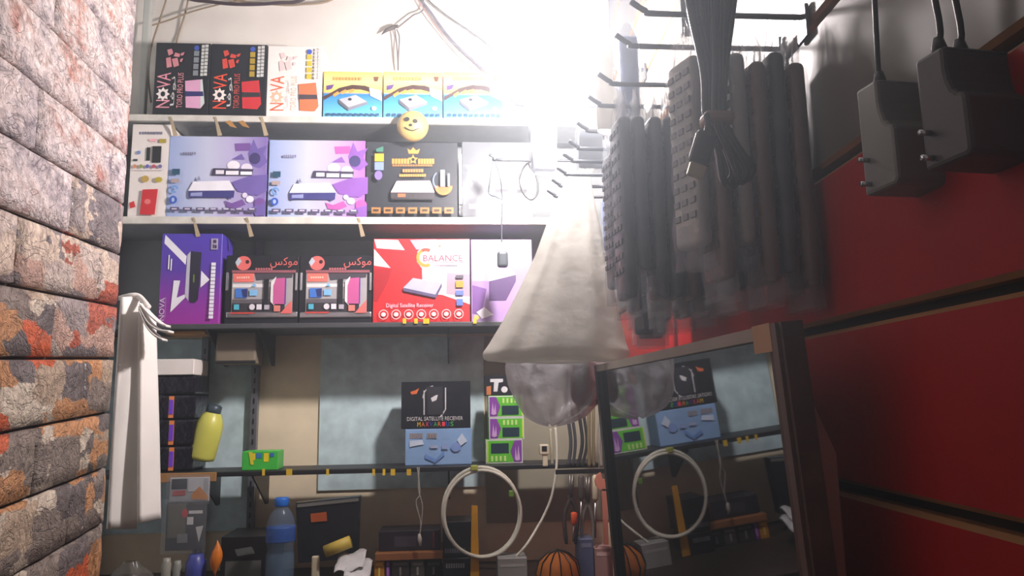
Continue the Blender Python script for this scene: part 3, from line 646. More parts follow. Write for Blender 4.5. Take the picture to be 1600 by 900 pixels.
j = empty('antenna_wire', at(612, 45, 1.84)); tag(j, 'grey wire with a dark clip hanging above the yellow boxes', 'wire')
gw = mat('grey_wire_sheath', (112,104,102), .5)
cable('strand', [(632,-170,1.85),(650,-50,1.85),(662,10,1.85),(645,24,1.845),(630,36,1.84),(620,44,1.84)], .0022, gw, '', parent=j)
MB().tube([at(596,54,1.84), at(604,47,1.84), at(614,43,1.84), at(622,40,1.84)], [.001,.005,.006,.003], mat('dark_clip', (78,70,66), .5), 8).build('clip', j, smooth=True)
cable('strand', [(617,46,1.84),(619,62,1.84),(621,84,1.84),(622,110,1.85)], .0018, gw, '', parent=j)
cable('strand', [(620,46,1.84),(624,58,1.84),(623,80,1.84),(622,110,1.85)], .0018, gw, '', parent=j)
for i, (pts, r, m, lab) in enumerate((
    ([(628,-170,1.85),(640,-60,1.85),(652,-12,1.85),(675,22,1.85),(705,62,1.85),(745,100,1.85),(772,122,1.85)], .0035, mat('blue_grey_cable', (110,108,124), .5), 'thick grey cable slanting down towards the light bulb'),
    ([(626,-170,1.845),(637,-60,1.845),(648,-12,1.845),(670,26,1.845),(700,66,1.845),(728,96,1.845),(742,112,1.845)], .0018, mat('rose_cable', (190,150,146), .5), 'thin pinkish cable beside the thick grey cable'),
    ([(634,-170,1.84),(646,-60,1.84),(660,-12,1.84),(690,18,1.84),(730,46,1.84),(765,72,1.84),(798,106,1.84)], .0022, mat('slate_cable', (104,104,104), .5), 'grey cable ending highest near the light bulb'))):
    cable('wall_cable', pts, r, m, lab)

# ================================================================== RIGHT WALL HOOKS AND GOODS
ordn = ['nearest','second nearest','third nearest','fourth nearest','fifth nearest','sixth nearest','seventh nearest','eighth nearest','ninth nearest','tenth nearest']
def hook(y, z, xt, label, group):
    b = rw(y, z); root = empty('display_hook', rw(y, z-.02)); tag(root, label, 'hook', group)
    MB().rbox(b+Vector((-.003,0,-.008)), wn*.002, wdir*.012, (0,0,.018), M_hook, .001, 1).build('back_plate', root)
    MB().tube(spline([b, Vector((b.x-.02, y, z)), Vector((xt+.03, y, z)), Vector((xt+.015, y, z+.003)), Vector((xt, y, z+.013))], 4), .0032, M_hook, 8).build('prong', root, smooth=True)
    return root
HZ = .395
HY = [.70, .771, .872, .942, 1.037, 1.115, 1.177, 1.25, 1.32, 1.39]
for i, y in enumerate(HY):
    hook(y, HZ, .185, 'grey wire hook, %s in the row along the slat wall' % ordn[i], 'hook row on the slat wall')
for i, y in enumerate((1.46, 1.56, 1.66)):
    hook(y, .695, .10+.02*i, 'long thin hook beside the bulb, %s of three' % ordn[i], 'upper hooks on the slat wall')
for i, y in enumerate((.60, .55)):
    hook(y, .55, .19, 'upper wire hook above the picture edge, %s to the camera' % ('second' if i == 0 else 'nearest'), 'upper near hooks')
for i, y in enumerate((.505, .45)):
    hook(y, .44, .24, 'wire hook carrying %s power adapter' % ('the smaller' if i == 0 else 'the bigger'), 'adapter hooks')

# remotes in plastic sleeves: local frame has z up, the face looks along -x, hung at the sleeve's top
def make_remote(bodyc, label, L=.215, keyc=(60,62,68)):
    root = empty('remote_control', (0, 0, 0)); tag(root, label, 'remote control', 'bagged remotes on the slat wall')
    m = mat('remote_%d_%d_%d' % bodyc, bodyc, .45, bump=.0006, bscale=200)
    b = MB(); b.rbox((0, 0, -.032-L/2), (.0085,0,0), (0,.023,0), (0,0,L/2), m, .007, 3); b.build('body', root, smooth=True)
    kb = MB(); km = mat('key_%d_%d_%d' % keyc, keyc, .5)
    for r_ in range(11):
        for c_ in range(3):
            kb.rbox((-.0092, (c_-1)*.0135, -.050-r_*(L-.035)/11), (.0010,0,0), (0,.0045,0), (0,0,.0035), km, .0005, 1)
    kb.build('keypad', root)['kind'] = 'stuff'
    def sl(u, v):
        a = u*2*math.pi; w = .027+.002*math.sin(v*9); t = .0098+.001*math.sin(v*14+1)
        if v > .84: t *= max(.08, (1-v)/.16); w *= .75+.25*(1-v)/.16
        sx = t*math.copysign(abs(math.cos(a))**.6, math.cos(a)); sy = w*math.copysign(abs(math.sin(a))**.6, math.sin(a))
        return (sx+.0015*math.sin(v*31+u*17), sy+.0012*math.sin(v*23+u*29), -.039-L-.016+v*(L+.060))
    sv_ = MB().grid(sl, 20, 22, M_film, wrap=True).build('plastic_sleeve', root, smooth=True)
    def top(u, v): return (.0028*math.sin(u*19+v*5)*(1.2-v), (u-.5)*(.050-.034*v*v)+.002*math.sin(v*8+u*9), -.040+.052*v+.004*math.sin(u*11))
    MB().grid(top, 16, 8, M_crinkle).build('sleeve_top', sv_, smooth=True)
    return root
protos = [make_remote((40,44,54), 'r', .235), make_remote((112,80,64), 'r', .235, (92,70,60)), make_remote((176,178,174), 'r', .205, (120,122,124)), make_remote((58,60,70), 'r', .20, (66,68,78))]
spots = [  # proto, x, y, z, yaw, label
 (0,.218,.905,HZ-.004,.06,'bagged dark remote at the left end of the long bundle'),
 (3,.238,.905,HZ-.004,-.06,'bagged slate remote second from the left of the bundle'),
 (0,.258,.905,HZ-.004,.05,'bagged dark remote third from the left of the bundle'),
 (0,.278,.905,HZ-.004,-.02,'bagged dark remote fourth from the left of the bundle'),
 (1,.298,.905,HZ-.004,.02,'bagged brown remote fifth from the left of the bundle'),
 (0,.318,.905,HZ-.004,.0,'bagged dark remote left of the hanging USB cable end'),
 (2,.250,.735,HZ-.004,.32,'bagged grey remote with its keys showing beside the cable bundle'),
 (1,.273,.728,HZ-.010,.12,'bagged brown remote behind the grey keyed remote'),
 (2,.295,.728,HZ-.004,.16,'bagged pale grey remote right of the cable bundle'),
 (1,.316,.722,HZ-.016,.08,'bagged brown remote near the right end of the bundle'),
 (0,.336,.720,HZ-.006,.04,'bagged dark remote second from the right end'),
 (1,.355,.715,HZ-.02,.02,'bagged brown remote at the right end against the grey wall'),
 (3,.290,.800,HZ-.010,-.2,'bagged slate remote in the middle behind the cable bundle'),
 (0,.310,.795,HZ-.012,.15,'bagged dark remote in the middle of the far group'),
 (1,.330,.790,HZ-.006,-.1,'bagged brown remote nearest the wall in the middle group'),
 (3,.235,1.04,HZ-.004,.1,'small bagged remote hanging right of the white carrier bag'),
 (0,.262,1.045,HZ-.004,-.1,'small bagged dark remote behind the long bundle'),
 (3,.292,1.12,HZ-.004,.1,'far bagged remote left of its twin close to the slat wall'),
 (0,.295,1.04,HZ-.004,.05,'bagged dark remote deep behind the bundle, third on its hook'),
 (1,.328,1.04,HZ-.004,-.05,'bagged brown remote deep behind the bundle, fourth on its hook'),
 (0,.360,1.035,HZ-.004,.1,'bagged dark remote deep behind the bundle, at the wall'),
 (1,.340,.905,HZ-.004,.05,'bagged brown remote at the wall end of the long bundle'),
 (0,.325,1.12,HZ-.004,-.1,'far bagged dark remote second from the slat wall'),
 (1,.358,1.12,HZ-.004,.08,'far bagged brown remote touching the slat wall'),
 (3,.300,1.18,HZ-.004,.0,'farthest bagged slate remote behind the white carrier bag'),
 (0,.340,1.18,HZ-.004,.1,'farthest bagged dark remote close to the slat wall')]
used = set()
for pi, x, y, z, rz, lab in spots:
    src = protos[pi]
    if pi in used: o = copy_tree(src)
    else: o = src; used.add(pi)
    o.location = (x, y, z+H); o.rotation_euler.z = rz; o['label'] = lab
# bagged goods round the bulb
def pouch(name, label, px0, px1, py0, py1, Y, m, body_m=None, hookz=None, th=.008, cat='packet'):
    a, b = at(px0, py0, Y), at(px1, py1, Y)
    root = empty(name, ((a.x+b.x)/2, Y, b.z)); tag(root, label, cat)
    if body_m:
        w = (b.x-a.x)/2
        MB().rbox(((a.x+b.x)/2, Y, b.z+(a.z-b.z)*.46), (w*.82,0,0), (0,th*.7,0), (0,0,(a.z-b.z)*.40), body_m, .004).build('contents', root, smooth=True)
    def fn(u, v):
        q = u*2*math.pi; w = (b.x-a.x)/2*(1 if v < .85 else max(.3, 1-(v-.85)/.15*.7)); t = th*(1.1 if v < .9 else .4)
        return ((a.x+b.x)/2+w*math.copysign(abs(math.cos(q))**.5, math.cos(q)), Y+t*math.sin(q)+.002*math.sin(v*21+u*9), b.z+(a.z-b.z)*v)
    MB().grid(fn, 20, 16, m, wrap=True).build('sleeve', root, smooth=True)
    return root
pouch('bagged_charger', 'white bagged strip hanging just under the glaring bulb', 824, 872, 150, 276, 1.30, M_film, mat('white_insert', (206,212,220), .5))
pouch('bagged_charger', 'pale paper packet hanging right of the bulb', 928, 962, 60, 205, .98, mat('paper_pouch', (222,220,214), .6, translucent=.3), None)
pouch('bagged_cable', 'bluish bagged item hanging behind the second wire hook', 962, 1004, 36, 190, 1.00, M_film, mat('blue_insert', (120,130,170), .5))
pouch('bagged_cable', 'dark small packet between the two nearest hooks', 1058, 1096, -30, 62, .82, M_film, mat('dark_insert', (44,38,46), .4))
pouch('bagged_cable', 'clear packet hanging above the white carrier bag', 898, 948, 192, 268, 1.20, M_film, mat('pale_insert', (176,182,190), .5))
pouch('bagged_cable', 'blue and white packet right of the white carrier bag', 938, 968, 300, 396, 1.28, M_film, mat('royal_insert', (70,90,160), .5))
pouch('bagged_cable', 'blue topped packet at the far right of the remotes', 1222, 1262, 62, 160, .77, M_film, mat('teal_insert', (86,110,130), .5))
pouch('shade_packet', 'tall dark packet added to shade the wall right of the white carrier bag', 976, 1046, 262, 540, 1.215, M_film, mat('slate_insert', (58,62,74), .45))  # this packet and the next are added to block bulb light from the red wall
pouch('shade_packet', 'tall brown packet added to shade the wall behind the dark packet', 984, 1040, 285, 545, 1.30, M_film, mat('brown_insert', (74,58,52), .45))
# earphones and leads in front of the second and third shelf
e = empty('earphone_cable', at(783, 420, 1.62)); tag(e, 'thin grey lead with black plug hanging before the lilac box', 'cable')
cable('lead', [(771,251,1.62),(766,280,1.62),(764,302,1.63),(776,308,1.62),(785,312,1.62)], .0016, mat('lead_grey', (70,74,84), .4), '', parent=e)
cable('lead', [(774,251,1.62),(782,280,1.62),(784,300,1.63),(785,312,1.62),(784,345,1.62),(784,378,1.62)], .0016, mat('lead_grey', (70,74,84), .4), '', parent=e)
p = at(785, 396, 1.62)
MB().rbox(p+Vector((0,0,.010)), (.008,0,0), (0,.006,0), (0,0,.012), mat('lead_white', (226,228,232), .4), .003).build('plug_collar', e)
MB().rbox(p+Vector((0,0,-.014)), (.012,0,0), (0,.009,0), (0,0,.018), mat('plug_grey', (72,80,86), .4), .006, 3).build('plug', e)
cable('loop_cable', [(832,249,1.62),(818,262,1.60),(812,282,1.60),(818,302,1.60),(830,312,1.60),(840,300,1.60),(838,275,1.60),(826,256,1.60),(834,250,1.62)], .0022, M_cable_b, 'black cable loop hanging left of the white carrier bag')

hk = at(765, 250, 1.62)
hook(1.62, hk.z, hk.x, 'long thin hook reaching out before the silver box', 'upper hooks on the slat wall')
# USB cable bundle
root = empty('usb_cable', at(1130, 290, .62)); tag(root, 'black USB cable coiled and tied with a brown band, hanging', 'cable')
M_usb = mat('glossy_black_cable', (20,20,23), .22)
for i, (dx, dy, bx, by, w_) in enumerate(((-22,.000,1136,286,9),(-10,.008,1146,290,8),(2,-.006,1158,284,8),(14,.004,1167,280,8))):
    Yc = .615+dy
    leg = lambda sg: [Vector((.214+dx*.0003+sg*.002, .602+dy*.5, .556)), at(1120+dx*1.2+sg*5, -250, Yc), at(1120+dx*1.9+sg*7, -70, Yc+.008), at(1118+dx*1.6+sg*5, 10, Yc), at(1119+dx*.75+sg*3.5, 110, Yc), at(1120+dx*.6+sg*3.2, 186, Yc), at(1126+(bx-1126)*.5+dx*.15+sg*(w_*.7), 232, Yc), at(bx+sg*w_, by-20, Yc)]
    pts = leg(-1)+[at(bx-w_*.6, by-5, Yc+.001), at(bx, by, Yc+.002), at(bx+w_*.6, by-5, Yc+.001)]+leg(1)[::-1]
    MB().tube(spline(pts, 5), .0034, M_usb, 8).build('strand', root, smooth=True)
MB().rbox(at(1120, 187, .615), (.0135,0,0), (0,.011,0), (0,0,.006), mat('brown_band', (134,104,82), .6), .004).build('tie_band', root)
MB().tube(spline([at(1104, 178, .602), at(1106, 196, .602), at(1104, 208, .602)], 4), [.003]*9, M_cable_b, 8).build('lead', root, smooth=True)
pc = at(1098, 232, .602); dn = (at(1088, 262, .602)-at(1104, 208, .602)).normalized(); sd = dn.cross(Vector((0,1,0))).normalized()
MB().rbox(pc, sd*.0095, (0,.0045,0), dn*.016, M_black, .004, 2).build('plug_grip', root)
MB().rbox(pc+dn*.0210, sd*.0072, (0,.0026,0), dn*.0062, mat('usb_metal', (200,196,170), .3, metal=.6), .0006, 1).build('plug_shell', root)

# two wall power adapters
def adapter(c, w, d, h, label, m, cords, yaw, step):
    root = empty('power_adapter', c-Vector((0,0,h/2))); tag(root, label, 'power adapter')
    X = Vector((math.cos(yaw), math.sin(yaw), 0)); O = Vector((math.sin(yaw), -math.cos(yaw), 0)); Z = Vector((0,0,1))
    # side profile: shallow upper half, concave shoulder, full lower half
    pf = [(-.5,-.5),(.42,-.5),(.5,-.46),(.5,-.02),(.46,.03),(.34,.05),(.24,.10),(.18,.18),(.15,.28),(.15,.47),(.10,.5),(-.5,.5)]
    bm = bmesh.new(); k = len(pf); vs = []
    for sx in (-1, 1):
        vs.append([bm.verts.new(X*(sx*w/2)+O*(a*d)+Z*(b*h)) for a, b in pf])
    bm.faces.new(vs[0]); bm.faces.new(vs[1][::-1])
    for i in range(k): bm.faces.new((vs[0][(i+1) % k], vs[0][i], vs[1][i], vs[1][(i+1) % k]))
    bmesh.ops.recalc_face_normals(bm, faces=bm.faces[:])
    bmesh.ops.bevel(bm, geom=[e for e in bm.edges if e.calc_face_angle(0) > .6], offset=.0028, segments=2, profile=.5, affect='EDGES')
    bm.verts.index_update()
    MB().add([c+v.co for v in bm.verts], [[v.index for v in f.verts] for f in bm.faces], m).build('body', root); bm.free()
    for q in (-1, 1):
        b0 = c-X*(w/2)-O*(d*.30)-Z*(h*(.30+.11*q))
        MB().tube([b0+X*.002, b0-X*.008], .002, M_chrome, 8).build('pin', root, smooth=True)
    for cx, top in cords:
        q = c+X*cx-O*(d*.2)+Z*(h/2)
        MB().tube([q-Z*.002, q+Z*.005, q+Z*.012], [.0055,.0048,.003], M_cable_b, 8).build('strain_relief', root, smooth=True)
        MB().tube(spline([q+Z*.008, q+Z*.04+X*.001, top], 5), .0021, M_cable_b, 8).build('cord', root, smooth=True)
    return root
M_ad1 = mat('grey_adapter', (112,116,114), .45); M_ad2 = mat('black_adapter', (66,66,68), .45)
c1 = at(1412, 213, .515); adapter(c1, .047, .038, .086, 'smaller grey black power adapter hanging from its cord', M_ad1, [(-.010, Vector((c1.x-.012, .505, .44)))], .10, .4)
c2 = at(1526, 168, .425); adapter(c2, .052, .038, .076, 'bigger black power adapter hanging at the right', M_ad2, [(-.016, Vector((c2.x-.024, .45, .44))), (.0, Vector((c2.x-.010, .45, .44)))], .12, .4)

# ================================================================== MIRROR LEANING ON THE RIGHT WALL
az, ti, off = math.radians(1.385), math.radians(3.64), .3047
mn = Vector((math.cos(az)*math.cos(ti), math.sin(az)*math.cos(ti), math.sin(ti)))   # points to the wall
e1 = Vector((-mn.y, mn.x, 0)).normalized(); e2 = mn.cross(e1)
if e2.z < 0: e2 = -e2
org = mn*off
def mp(y, z, d=0):
    s = (y-org.y)/e1.y; q = org+e1*s; t = (z-q.z)/e2.z; q = q+e2*t
    s2 = (y-q.y)/e1.y; return q+e1*s2+mn*d
mir = empty('wall_mirror', mp(.97, -.66)); tag(mir, 'framed mirror with taped corner against the red slat wall', 'mirror')
gm2 = mat('mirror_silvering', (150,154,158), .025, metal=1, var=.06)
yA, yB, zT, zB = .632, 1.345, .052, -.64
def mbar(y0, y1, z0, z1, d0, d1, m, name):
    pts = [mp(y0,z0,d0), mp(y1,z0,d0), mp(y1,z1,d0), mp(y0,z1,d0)]
    return MB().prism(pts, mn*(d1-d0), m).build(name, mir)
mbar(yA, yB, zB, zT, 0, .004, gm2, 'glass')
mbar(yA-.026, yA+.002, zB, zT+.012, -.009, .010, M_wood, 'frame_stile')
mbar(yA-.020, yA-.010, zB, zT+.012, -.012, -.009, mat('frame_bead', (96,74,66), .5), 'frame_bead')
mbar(yB-.002, yB+.016, zB, zT+.012, -.009, .010, M_black, 'frame_stile')
mbar(yA-.026, yB+.016, zT, zT+.012, -.009, .010, mat('pale_frame', (150,140,128), .6), 'frame_rail')
mbar(yA-.026, yB+.016, zB-.02, zB, -.009, .010, M_wood, 'frame_rail')
mbar(yA-.020, yB+.010, zB, zT, .004, .010, M_card, 'backing_board')
mbar(yA-.010, yA+.026, zT-.012, zT+.013, -.0125, -.0115, mat('tan_tape', (176,134,92), .5), 'tape_patch')
q = mp(yA-.012, 0, .012)
MB().prism([(q.x, q.y, zT-.045), (q.x+.022, q.y, zT-.10), (q.x+.022, q.y, zB), (q.x, q.y, zB)], (0,.010,0), mat('pinkish_board', (150,104,92), .6)).build('side_board', mir)

# ================================================================== CARRIER BAGS
YB = 1.30
prof = [(272,890,922,.10),(282,884,924,.14),(300,876,926,.2),(345,856,936,.35),(400,836,948,.55),(450,812,959,.72),(500,786,969,.88),(535,765,977,.98),(552,753,984,1.0),(562,757,978,.92),(566,800,950,.5)]
def bagf(u, v):
    t = v*(len(prof)-1); i = min(int(t), len(prof)-2); fr = t-i
    py, l, r_, dp = [prof[i][k]*(1-fr)+prof[i+1][k]*fr for k in range(4)]
    a, b = at(l, py, YB), at(r_, py, YB); q = u*2*math.pi; cx = (a.x+b.x)/2; hw = (b.x-a.x)/2
    pl = 1+(.07*math.sin(q*5+v*3)+.05*math.sin(q*11+1+v*2))*(1-.5*v)
    return (cx+hw*math.copysign(abs(math.cos(q))**.8, math.cos(q)), YB+.055*dp*math.sin(q)*pl, a.z*(.5-.5*math.cos(q))+b.z*(.5+.5*math.cos(q)) if False else (a.z+b.z)/2+.002*math.sin(q*3))
bag = MB().grid(bagf, 96, 34, M_bag, wrap=True).build('carrier_bag', smooth=True)
tag(bag, 'white plastic carrier bag hanging from a wall hook', 'bag')
MB().tube(spline([at(905,276,YB), at(912,262,YB+.005), Vector((.215, 1.318, HZ+.006)), at(926,262,YB+.012), at(915,280,YB+.005)], 6), [.006]+[.004]*23+[.006], M_bag, 8).build('bag_handle', bag, smooth=True)
YG = 1.42
prof2 = [(500,830,935,.4),(545,800,952,.8),(570,792,953,.95),(600,793,950,1),(630,803,938,.92),(650,820,915,.7),(660,840,890,.4),(664,855,872,.12)]
def bagg(u, v):
    t = v*(len(prof2)-1); i = min(int(t), len(prof2)-2); fr = t-i
    py, l, r_, dp = [prof2[i][k]*(1-fr)+prof2[i+1][k]*fr for k in range(4)]
    a, b = at(l, py, YG), at(r_, py, YG); q = u*2*math.pi
    pl = 1+.16*math.sin(q*5+v*5)+.12*math.sin(q*9-v*7)+.06*math.sin(q*17+v*3)
    return ((a.x+b.x)/2+(b.x-a.x)/2*math.cos(q)*(1+.05*math.sin(v*9+q*4)), YG+.05*dp*math.sin(q)*pl, (a.z+b.z)/2+.003*math.sin(q*5+v*7))
gb = MB().grid(bagg, 80, 30, M_bagg, wrap=True).build('carrier_bag', smooth=True)
tag(gb, 'grey rounded plastic bag bulging below the white bag', 'bag')
MB().rbox(at(916, 600, YG), (.030,0,0), (0,.026,0), (0,0,.042), mat('dark_goods', (40,42,50), .5), .02, 3).build('dark_contents', gb, smooth=True)
MB().tube(spline([at(882,505,YG), at(892,400,YG+.02), Vector((.225,1.392,HZ+.004))], 6), .006, M_bagg, 8).build('bag_handle', gb, smooth=True)

# ================================================================== WHITE BAGS BESIDE THE BRICK PILLAR
YS = 1.36
root = empty('hanging_bags', at(208, 830, YS)); tag(root, 'folded white plastic bags hanging beside the brick pillar', 'bags')
M_fold = mat('white_foam_sheet', (248,246,242), .55, translucent=.2, var=.05)
def slab(pix, Y, d, m, name, bend=0):
    pts = [at(x, y, Y) for x, y in pix]; return MB().prism(pts, (0, d, 0), m).build(name, root)
def foldf(u, v):
    l = 188+(166-188)*v; r_ = 216+(213-216)*v; px = l+(r_-l)*u; p = at(px, 464+(826-464)*v, YS-.022+.034*u+.004*math.sin(v*5+u*4)); return p
def foldg(u, v):
    l = 216+(214-216)*v; r_ = 240+(248-240)*v; px = l+(r_-l)*u; p = at(px, (478+22*u)+(818-478-30*u)*v, YS-.012+.045*u+.003*math.sin(v*6+u*3)); return p
for nm, fn in (('front_fold', foldf), ('side_fold', foldg)):
    o = MB().grid(fn, 10, 26, M_fold).build(nm, root, smooth=True)
    md = o.modifiers.new('thick', 'SOLIDIFY'); md.thickness = .006
MB().tube(spline([at(188,466,YS+.01), at(205,462,YS), at(218,464,YS), at(232,480,YS-.02)], 5), [.005]*16, M_fold, 8).build('top_fold', root, smooth=True)
for a, b, c_, d_ in (((222,480),(234,502),(250,514),(268,517)), ((222,486),(232,508),(244,522),(258,530)), ((222,474),(238,492),(254,505),(263,508))):
    o = MB()
    sp = spline([at(*q, YS-.02) for q in (a, b, c_, d_)], 5); w = Vector((0,.012,0))
    o.add([p-w for p in sp]+[p+w for p in sp]+[p-w-Vector((0,0,.004)) for p in sp]+[p+w-Vector((0,0,.004)) for p in sp],
          [(i,i+1,len(sp)+i+1,len(sp)+i) for i in range(len(sp)-1)]+[(2*len(sp)+i+1,2*len(sp)+i,3*len(sp)+i,3*len(sp)+i+1) for i in range(len(sp)-1)]+[(i+1,i,2*len(sp)+i,2*len(sp)+i+1) for i in range(len(sp)-1)]+[(len(sp)+i,len(sp)+i+1,3*len(sp)+i+1,3*len(sp)+i) for i in range(len(sp)-1)]+[(len(sp)-1,3*len(sp)-1,4*len(sp)-1,2*len(sp)-1)], M_fold)
    o.build('bag_handle', root, smooth=True)
MB().tube([at(205,470,YS+.006), at(198,470,YS+.10), Vector((-.86, YS+.12, at(200,468,YS).z))], .003, M_hook, 6).build('hanger', root)

# ================================================================== BELOW THE FOURTH SHELF
Z5 = at(440, 922, 1.70).z
cn = empty('counter', (-.25, 1.60, Z5-.03)); tag(cn, 'dark counter along the bottom of the picture under the goods', 'counter')
MB().rbox((-.27, 1.695, Z5-.012), (.585,0,0), (0,.225,0), (0,0,.012), mat('counter_top', (58,46,38), .5), .003).build('top', cn)
MB().rbox((-.27, 1.73, (Z5-.024-1.45)/2), (.57,0,0), (0,.18,0), (0,0,(Z5-.024+1.45)/2), mat('counter_body', (44,40,38), .6), .003, 1).build('body', cn)
# water bottle
c = Vector((at(438, 860, 1.66).x, 1.66, Z5)); wbz = at(438, 778, 1.66).z-Z5
w = empty('water_bottle', c); tag(w, 'clear water bottle with blue cap on the counter', 'bottle')
pet = mat('clear_blue_plastic', (120,150,180), .06, film=.22)
s_ = wbz/.21
MB().lathe([(.020,.0),(.028,.003),(.0295,.012),(.0295,.03),(.0285,.036),(.0295,.042),(.0295,.085),(.026,.10),(.0295,.115),(.0295,.15),(.026,.168),(.018,.182),(.0125,.190),(.0125,.196)], c, pet, 28, Z=(0,0,s_)).build('body', w, smooth=True)
MB().lathe([(.030,.116),(.0302,.118),(.0302,.146),(.030,.148)], c, mat('blue_label', (40,90,180), .4, film=.55), 28, Z=(0,0,s_)).build('label', w, smooth=True)
MB().lathe([(.014,.192),(.0148,.194),(.0148,.208),(.013,.211)], c, mat('blue_cap', (30,100,190), .35), 20, Z=(0,0,s_)).build('cap', w, smooth=True)
MB().lathe([(.0275,.004),(.0285,.03),(.0275,.09)], c, mat('water', (110,140,170), .05, film=.15), 24, Z=(0,0,s_)).build('water', w, smooth=True)
# open black box leaning
pA = [at(*q) for q in ((462,786,1.76),(562,776,1.76),(558,872,1.76),(466,880,1.76))]
o = MB().prism(pA, (0,.03,0), M_blackm).build('display_box'); tag(o, 'black box tilted against the wall behind the water bottle', 'box')
MB().prism([at(*q) for q in ((464,788,1.757),(560,778,1.757),(560,783,1.757),(464,793,1.757))], (0,.002,0), mat('box_rim', (110,110,106), .5)).build('rim', o)
MB().prism([at(*q) for q in ((485,803,1.757),(510,800,1.757),(511,814,1.757),(486,816,1.757))], (0,.002,0), mat('orange_print', (176,84,40), .5)).build('printed_patch', o)
o = MB().rbox(at(494, 852, 1.70), (.0085,0,0), (0,.006,0), (0,0,.034), mat('cream_stick', (206,196,168), .5), .003).build('glue_stick'); tag(o, 'cream coloured upright stick beside the water bottle', 'stick')
o.location.z = Z5+H
a, b = at(508, 862, 1.69), at(548, 846, 1.69)
o = MB().tube([a, b], .013, mat('yellow_roll', (196,172,74), .5), 16).build('tape_roll', smooth=True); tag(o, 'short yellow cylinder lying before the tilted black box', 'roll')
# papers
for i, (px, py, w_, ang, lab) in enumerate(((548,876,.052,.25,'crumpled white paper on the counter left of the tan board'), (560,888,.045,-.2,'white paper slip in front of the crumpled paper'))):
    cpt = at(px, py, 1.67-.02*i)
    X = Vector((math.cos(ang), 0, math.sin(ang)*.5)); Yv = Vector((0, .8, .3)).normalized()
    o = MB().grid(lambda u, v: cpt+X*((u-.5)*2*w_*.6)+Yv*((v-.5)*.07)+Vector((0,0,.004*math.sin(u*9+v*7))), 9, 6, mat('paper', (204,204,206), .7)).build('paper_sheet', smooth=True)
    md = o.modifiers.new('t', 'SOLIDIFY'); md.thickness = .0012; tag(o, lab, 'paper')
# tan board with dark box on top, spines underneath
def ground(rect, Y, depth, m, name, label, zb=None, prints=(), cat='box', **k): return carton(name, label, rect, Y, depth, m, zb, prints, cat, **k)
zbd = at(640, 873, 1.76).z; zbt = at(640, 862, 1.76).z
xs = [(584,601,(206,140,30),'orange yellow spine standing under the tan board','(x)'),(602,610,(120,60,150),'thin violet box spine under the tan board',''),(611,640,(60,54,52),'dark brown box under the tan board',''),(641,664,(84,80,78),'grey box under the tan board',''),(665,690,(26,26,30),'narrow black box under the right end of the tan board','')]
for l, r_, cc, lab, _ in xs:
    ground((l+.5, r_-.5, 874, 925), 1.76, .10, ink(*cc), 'small_box', lab, Z5, [('r', tuple(min(255, v+50) for v in cc), (l+3, 882, r_-3, 890)), ('r', tuple(min(255, v+90) for v in cc), ((l+r_)/2-1.5, 894, (l+r_)/2+1.5, 915))])
p0, p1 = at(586, 867, 1.755), at(692, 867, 1.755)
zz = at(640, 874, 1.76).z
o = MB().rbox(((p0.x+p1.x)/2, 1.81, zz+.0085), ((p1.x-p0.x)/2,0,0), (0,.06,0), (0,0,.008), mat('tan_board', (150,96,54), .6), .001, 1).build('wooden_board'); tag(o, 'tan board lying across the row of boxes', 'board')
ground((592, 688, 829, 863), 1.77, .08, mat('dark_violet_card', (40,34,44), .4), 'small_box', 'long dark box lying on the tan board', zz+.0170, [('r', (70,62,78), (616,838,650,856)), ('r', (120,50,60), (676,832,679,860))])
zk = at(714, 868, 1.66).z
ground((692, 736, 872, 925), 1.727, .09, M_blackm, 'small_box', 'black lettered box at the bottom beside the yellow strap', Z5, bars((150,156,166), 697, 727, 884, 895, 8, .35))
zk = at(714, 872, 1.727).z
ground((692, 738, 815, 872), 1.727, .09, mat('black_card_two', (24,25,30), .3), 'small_box', 'black lettered box stacked beside the tan board', zk+.0004, bars((110,112,124), 695, 728, 857, 864, 9, .35) + [('r', (70,90,120), (700,832,703,842))])
p0, p1 = at(738, 786, 1.645), at(746, 900, 1.645)
o = MB().prism([at(737,790,1.720), at(746,790,1.720), at(749,905,1.720), at(735,905,1.720)], (0,.003,0), mat('yellow_strap', (206,152,24), .5)).build('yellow_strap'); tag(o, 'yellow strap hanging behind the white cable ring', 'strap')
# printer-like box, orange tool, blister packs
ground((344, 424, 838, 925), 1.74, .12, M_black, 'black_device', 'black device with grey front left of the water bottle', Z5, [('p', (96,100,100), [(366,860),(392,856),(398,868),(370,872)]), ('r', (92,94,92), (352,880,408,912))], cat='device')
o = MB().grid(lambda u, v: Vector((0,0,0))+at(338,872,1.70)+Vector((.013*math.sin(math.pi*min(.98,max(.02,v)))*math.cos(u*6.283), .012*math.sin(math.pi*min(.98,max(.02,v)))*math.sin(u*6.283), .034-.068*v+.004*math.cos(u*6.283))), 14, 9, mat('orange_plastic', (216,120,30), .4), wrap=True).build('orange_pouch', smooth=True); tag(o, 'small orange item beside the black device', 'item')
def blister(l, r_, t, b, Y, prints, label, card):
    o = carton('blister_pack', label, (l, r_, t, b), Y, .003, card, None, prints, 'packet')
    a, c_ = at(l-3, t-4, Y), at(r_+2, b+3, Y)
    MB().grid(lambda u, v: (a.x+(c_.x-a.x)*u, Y-.006-.005*math.sin(math.pi*u)*math.sin(math.pi*v)+.0015*math.sin(u*17+v*11), a.z+(c_.z-a.z)*v), 12, 12, M_film).build('plastic_cover', o, smooth=True)
    return o
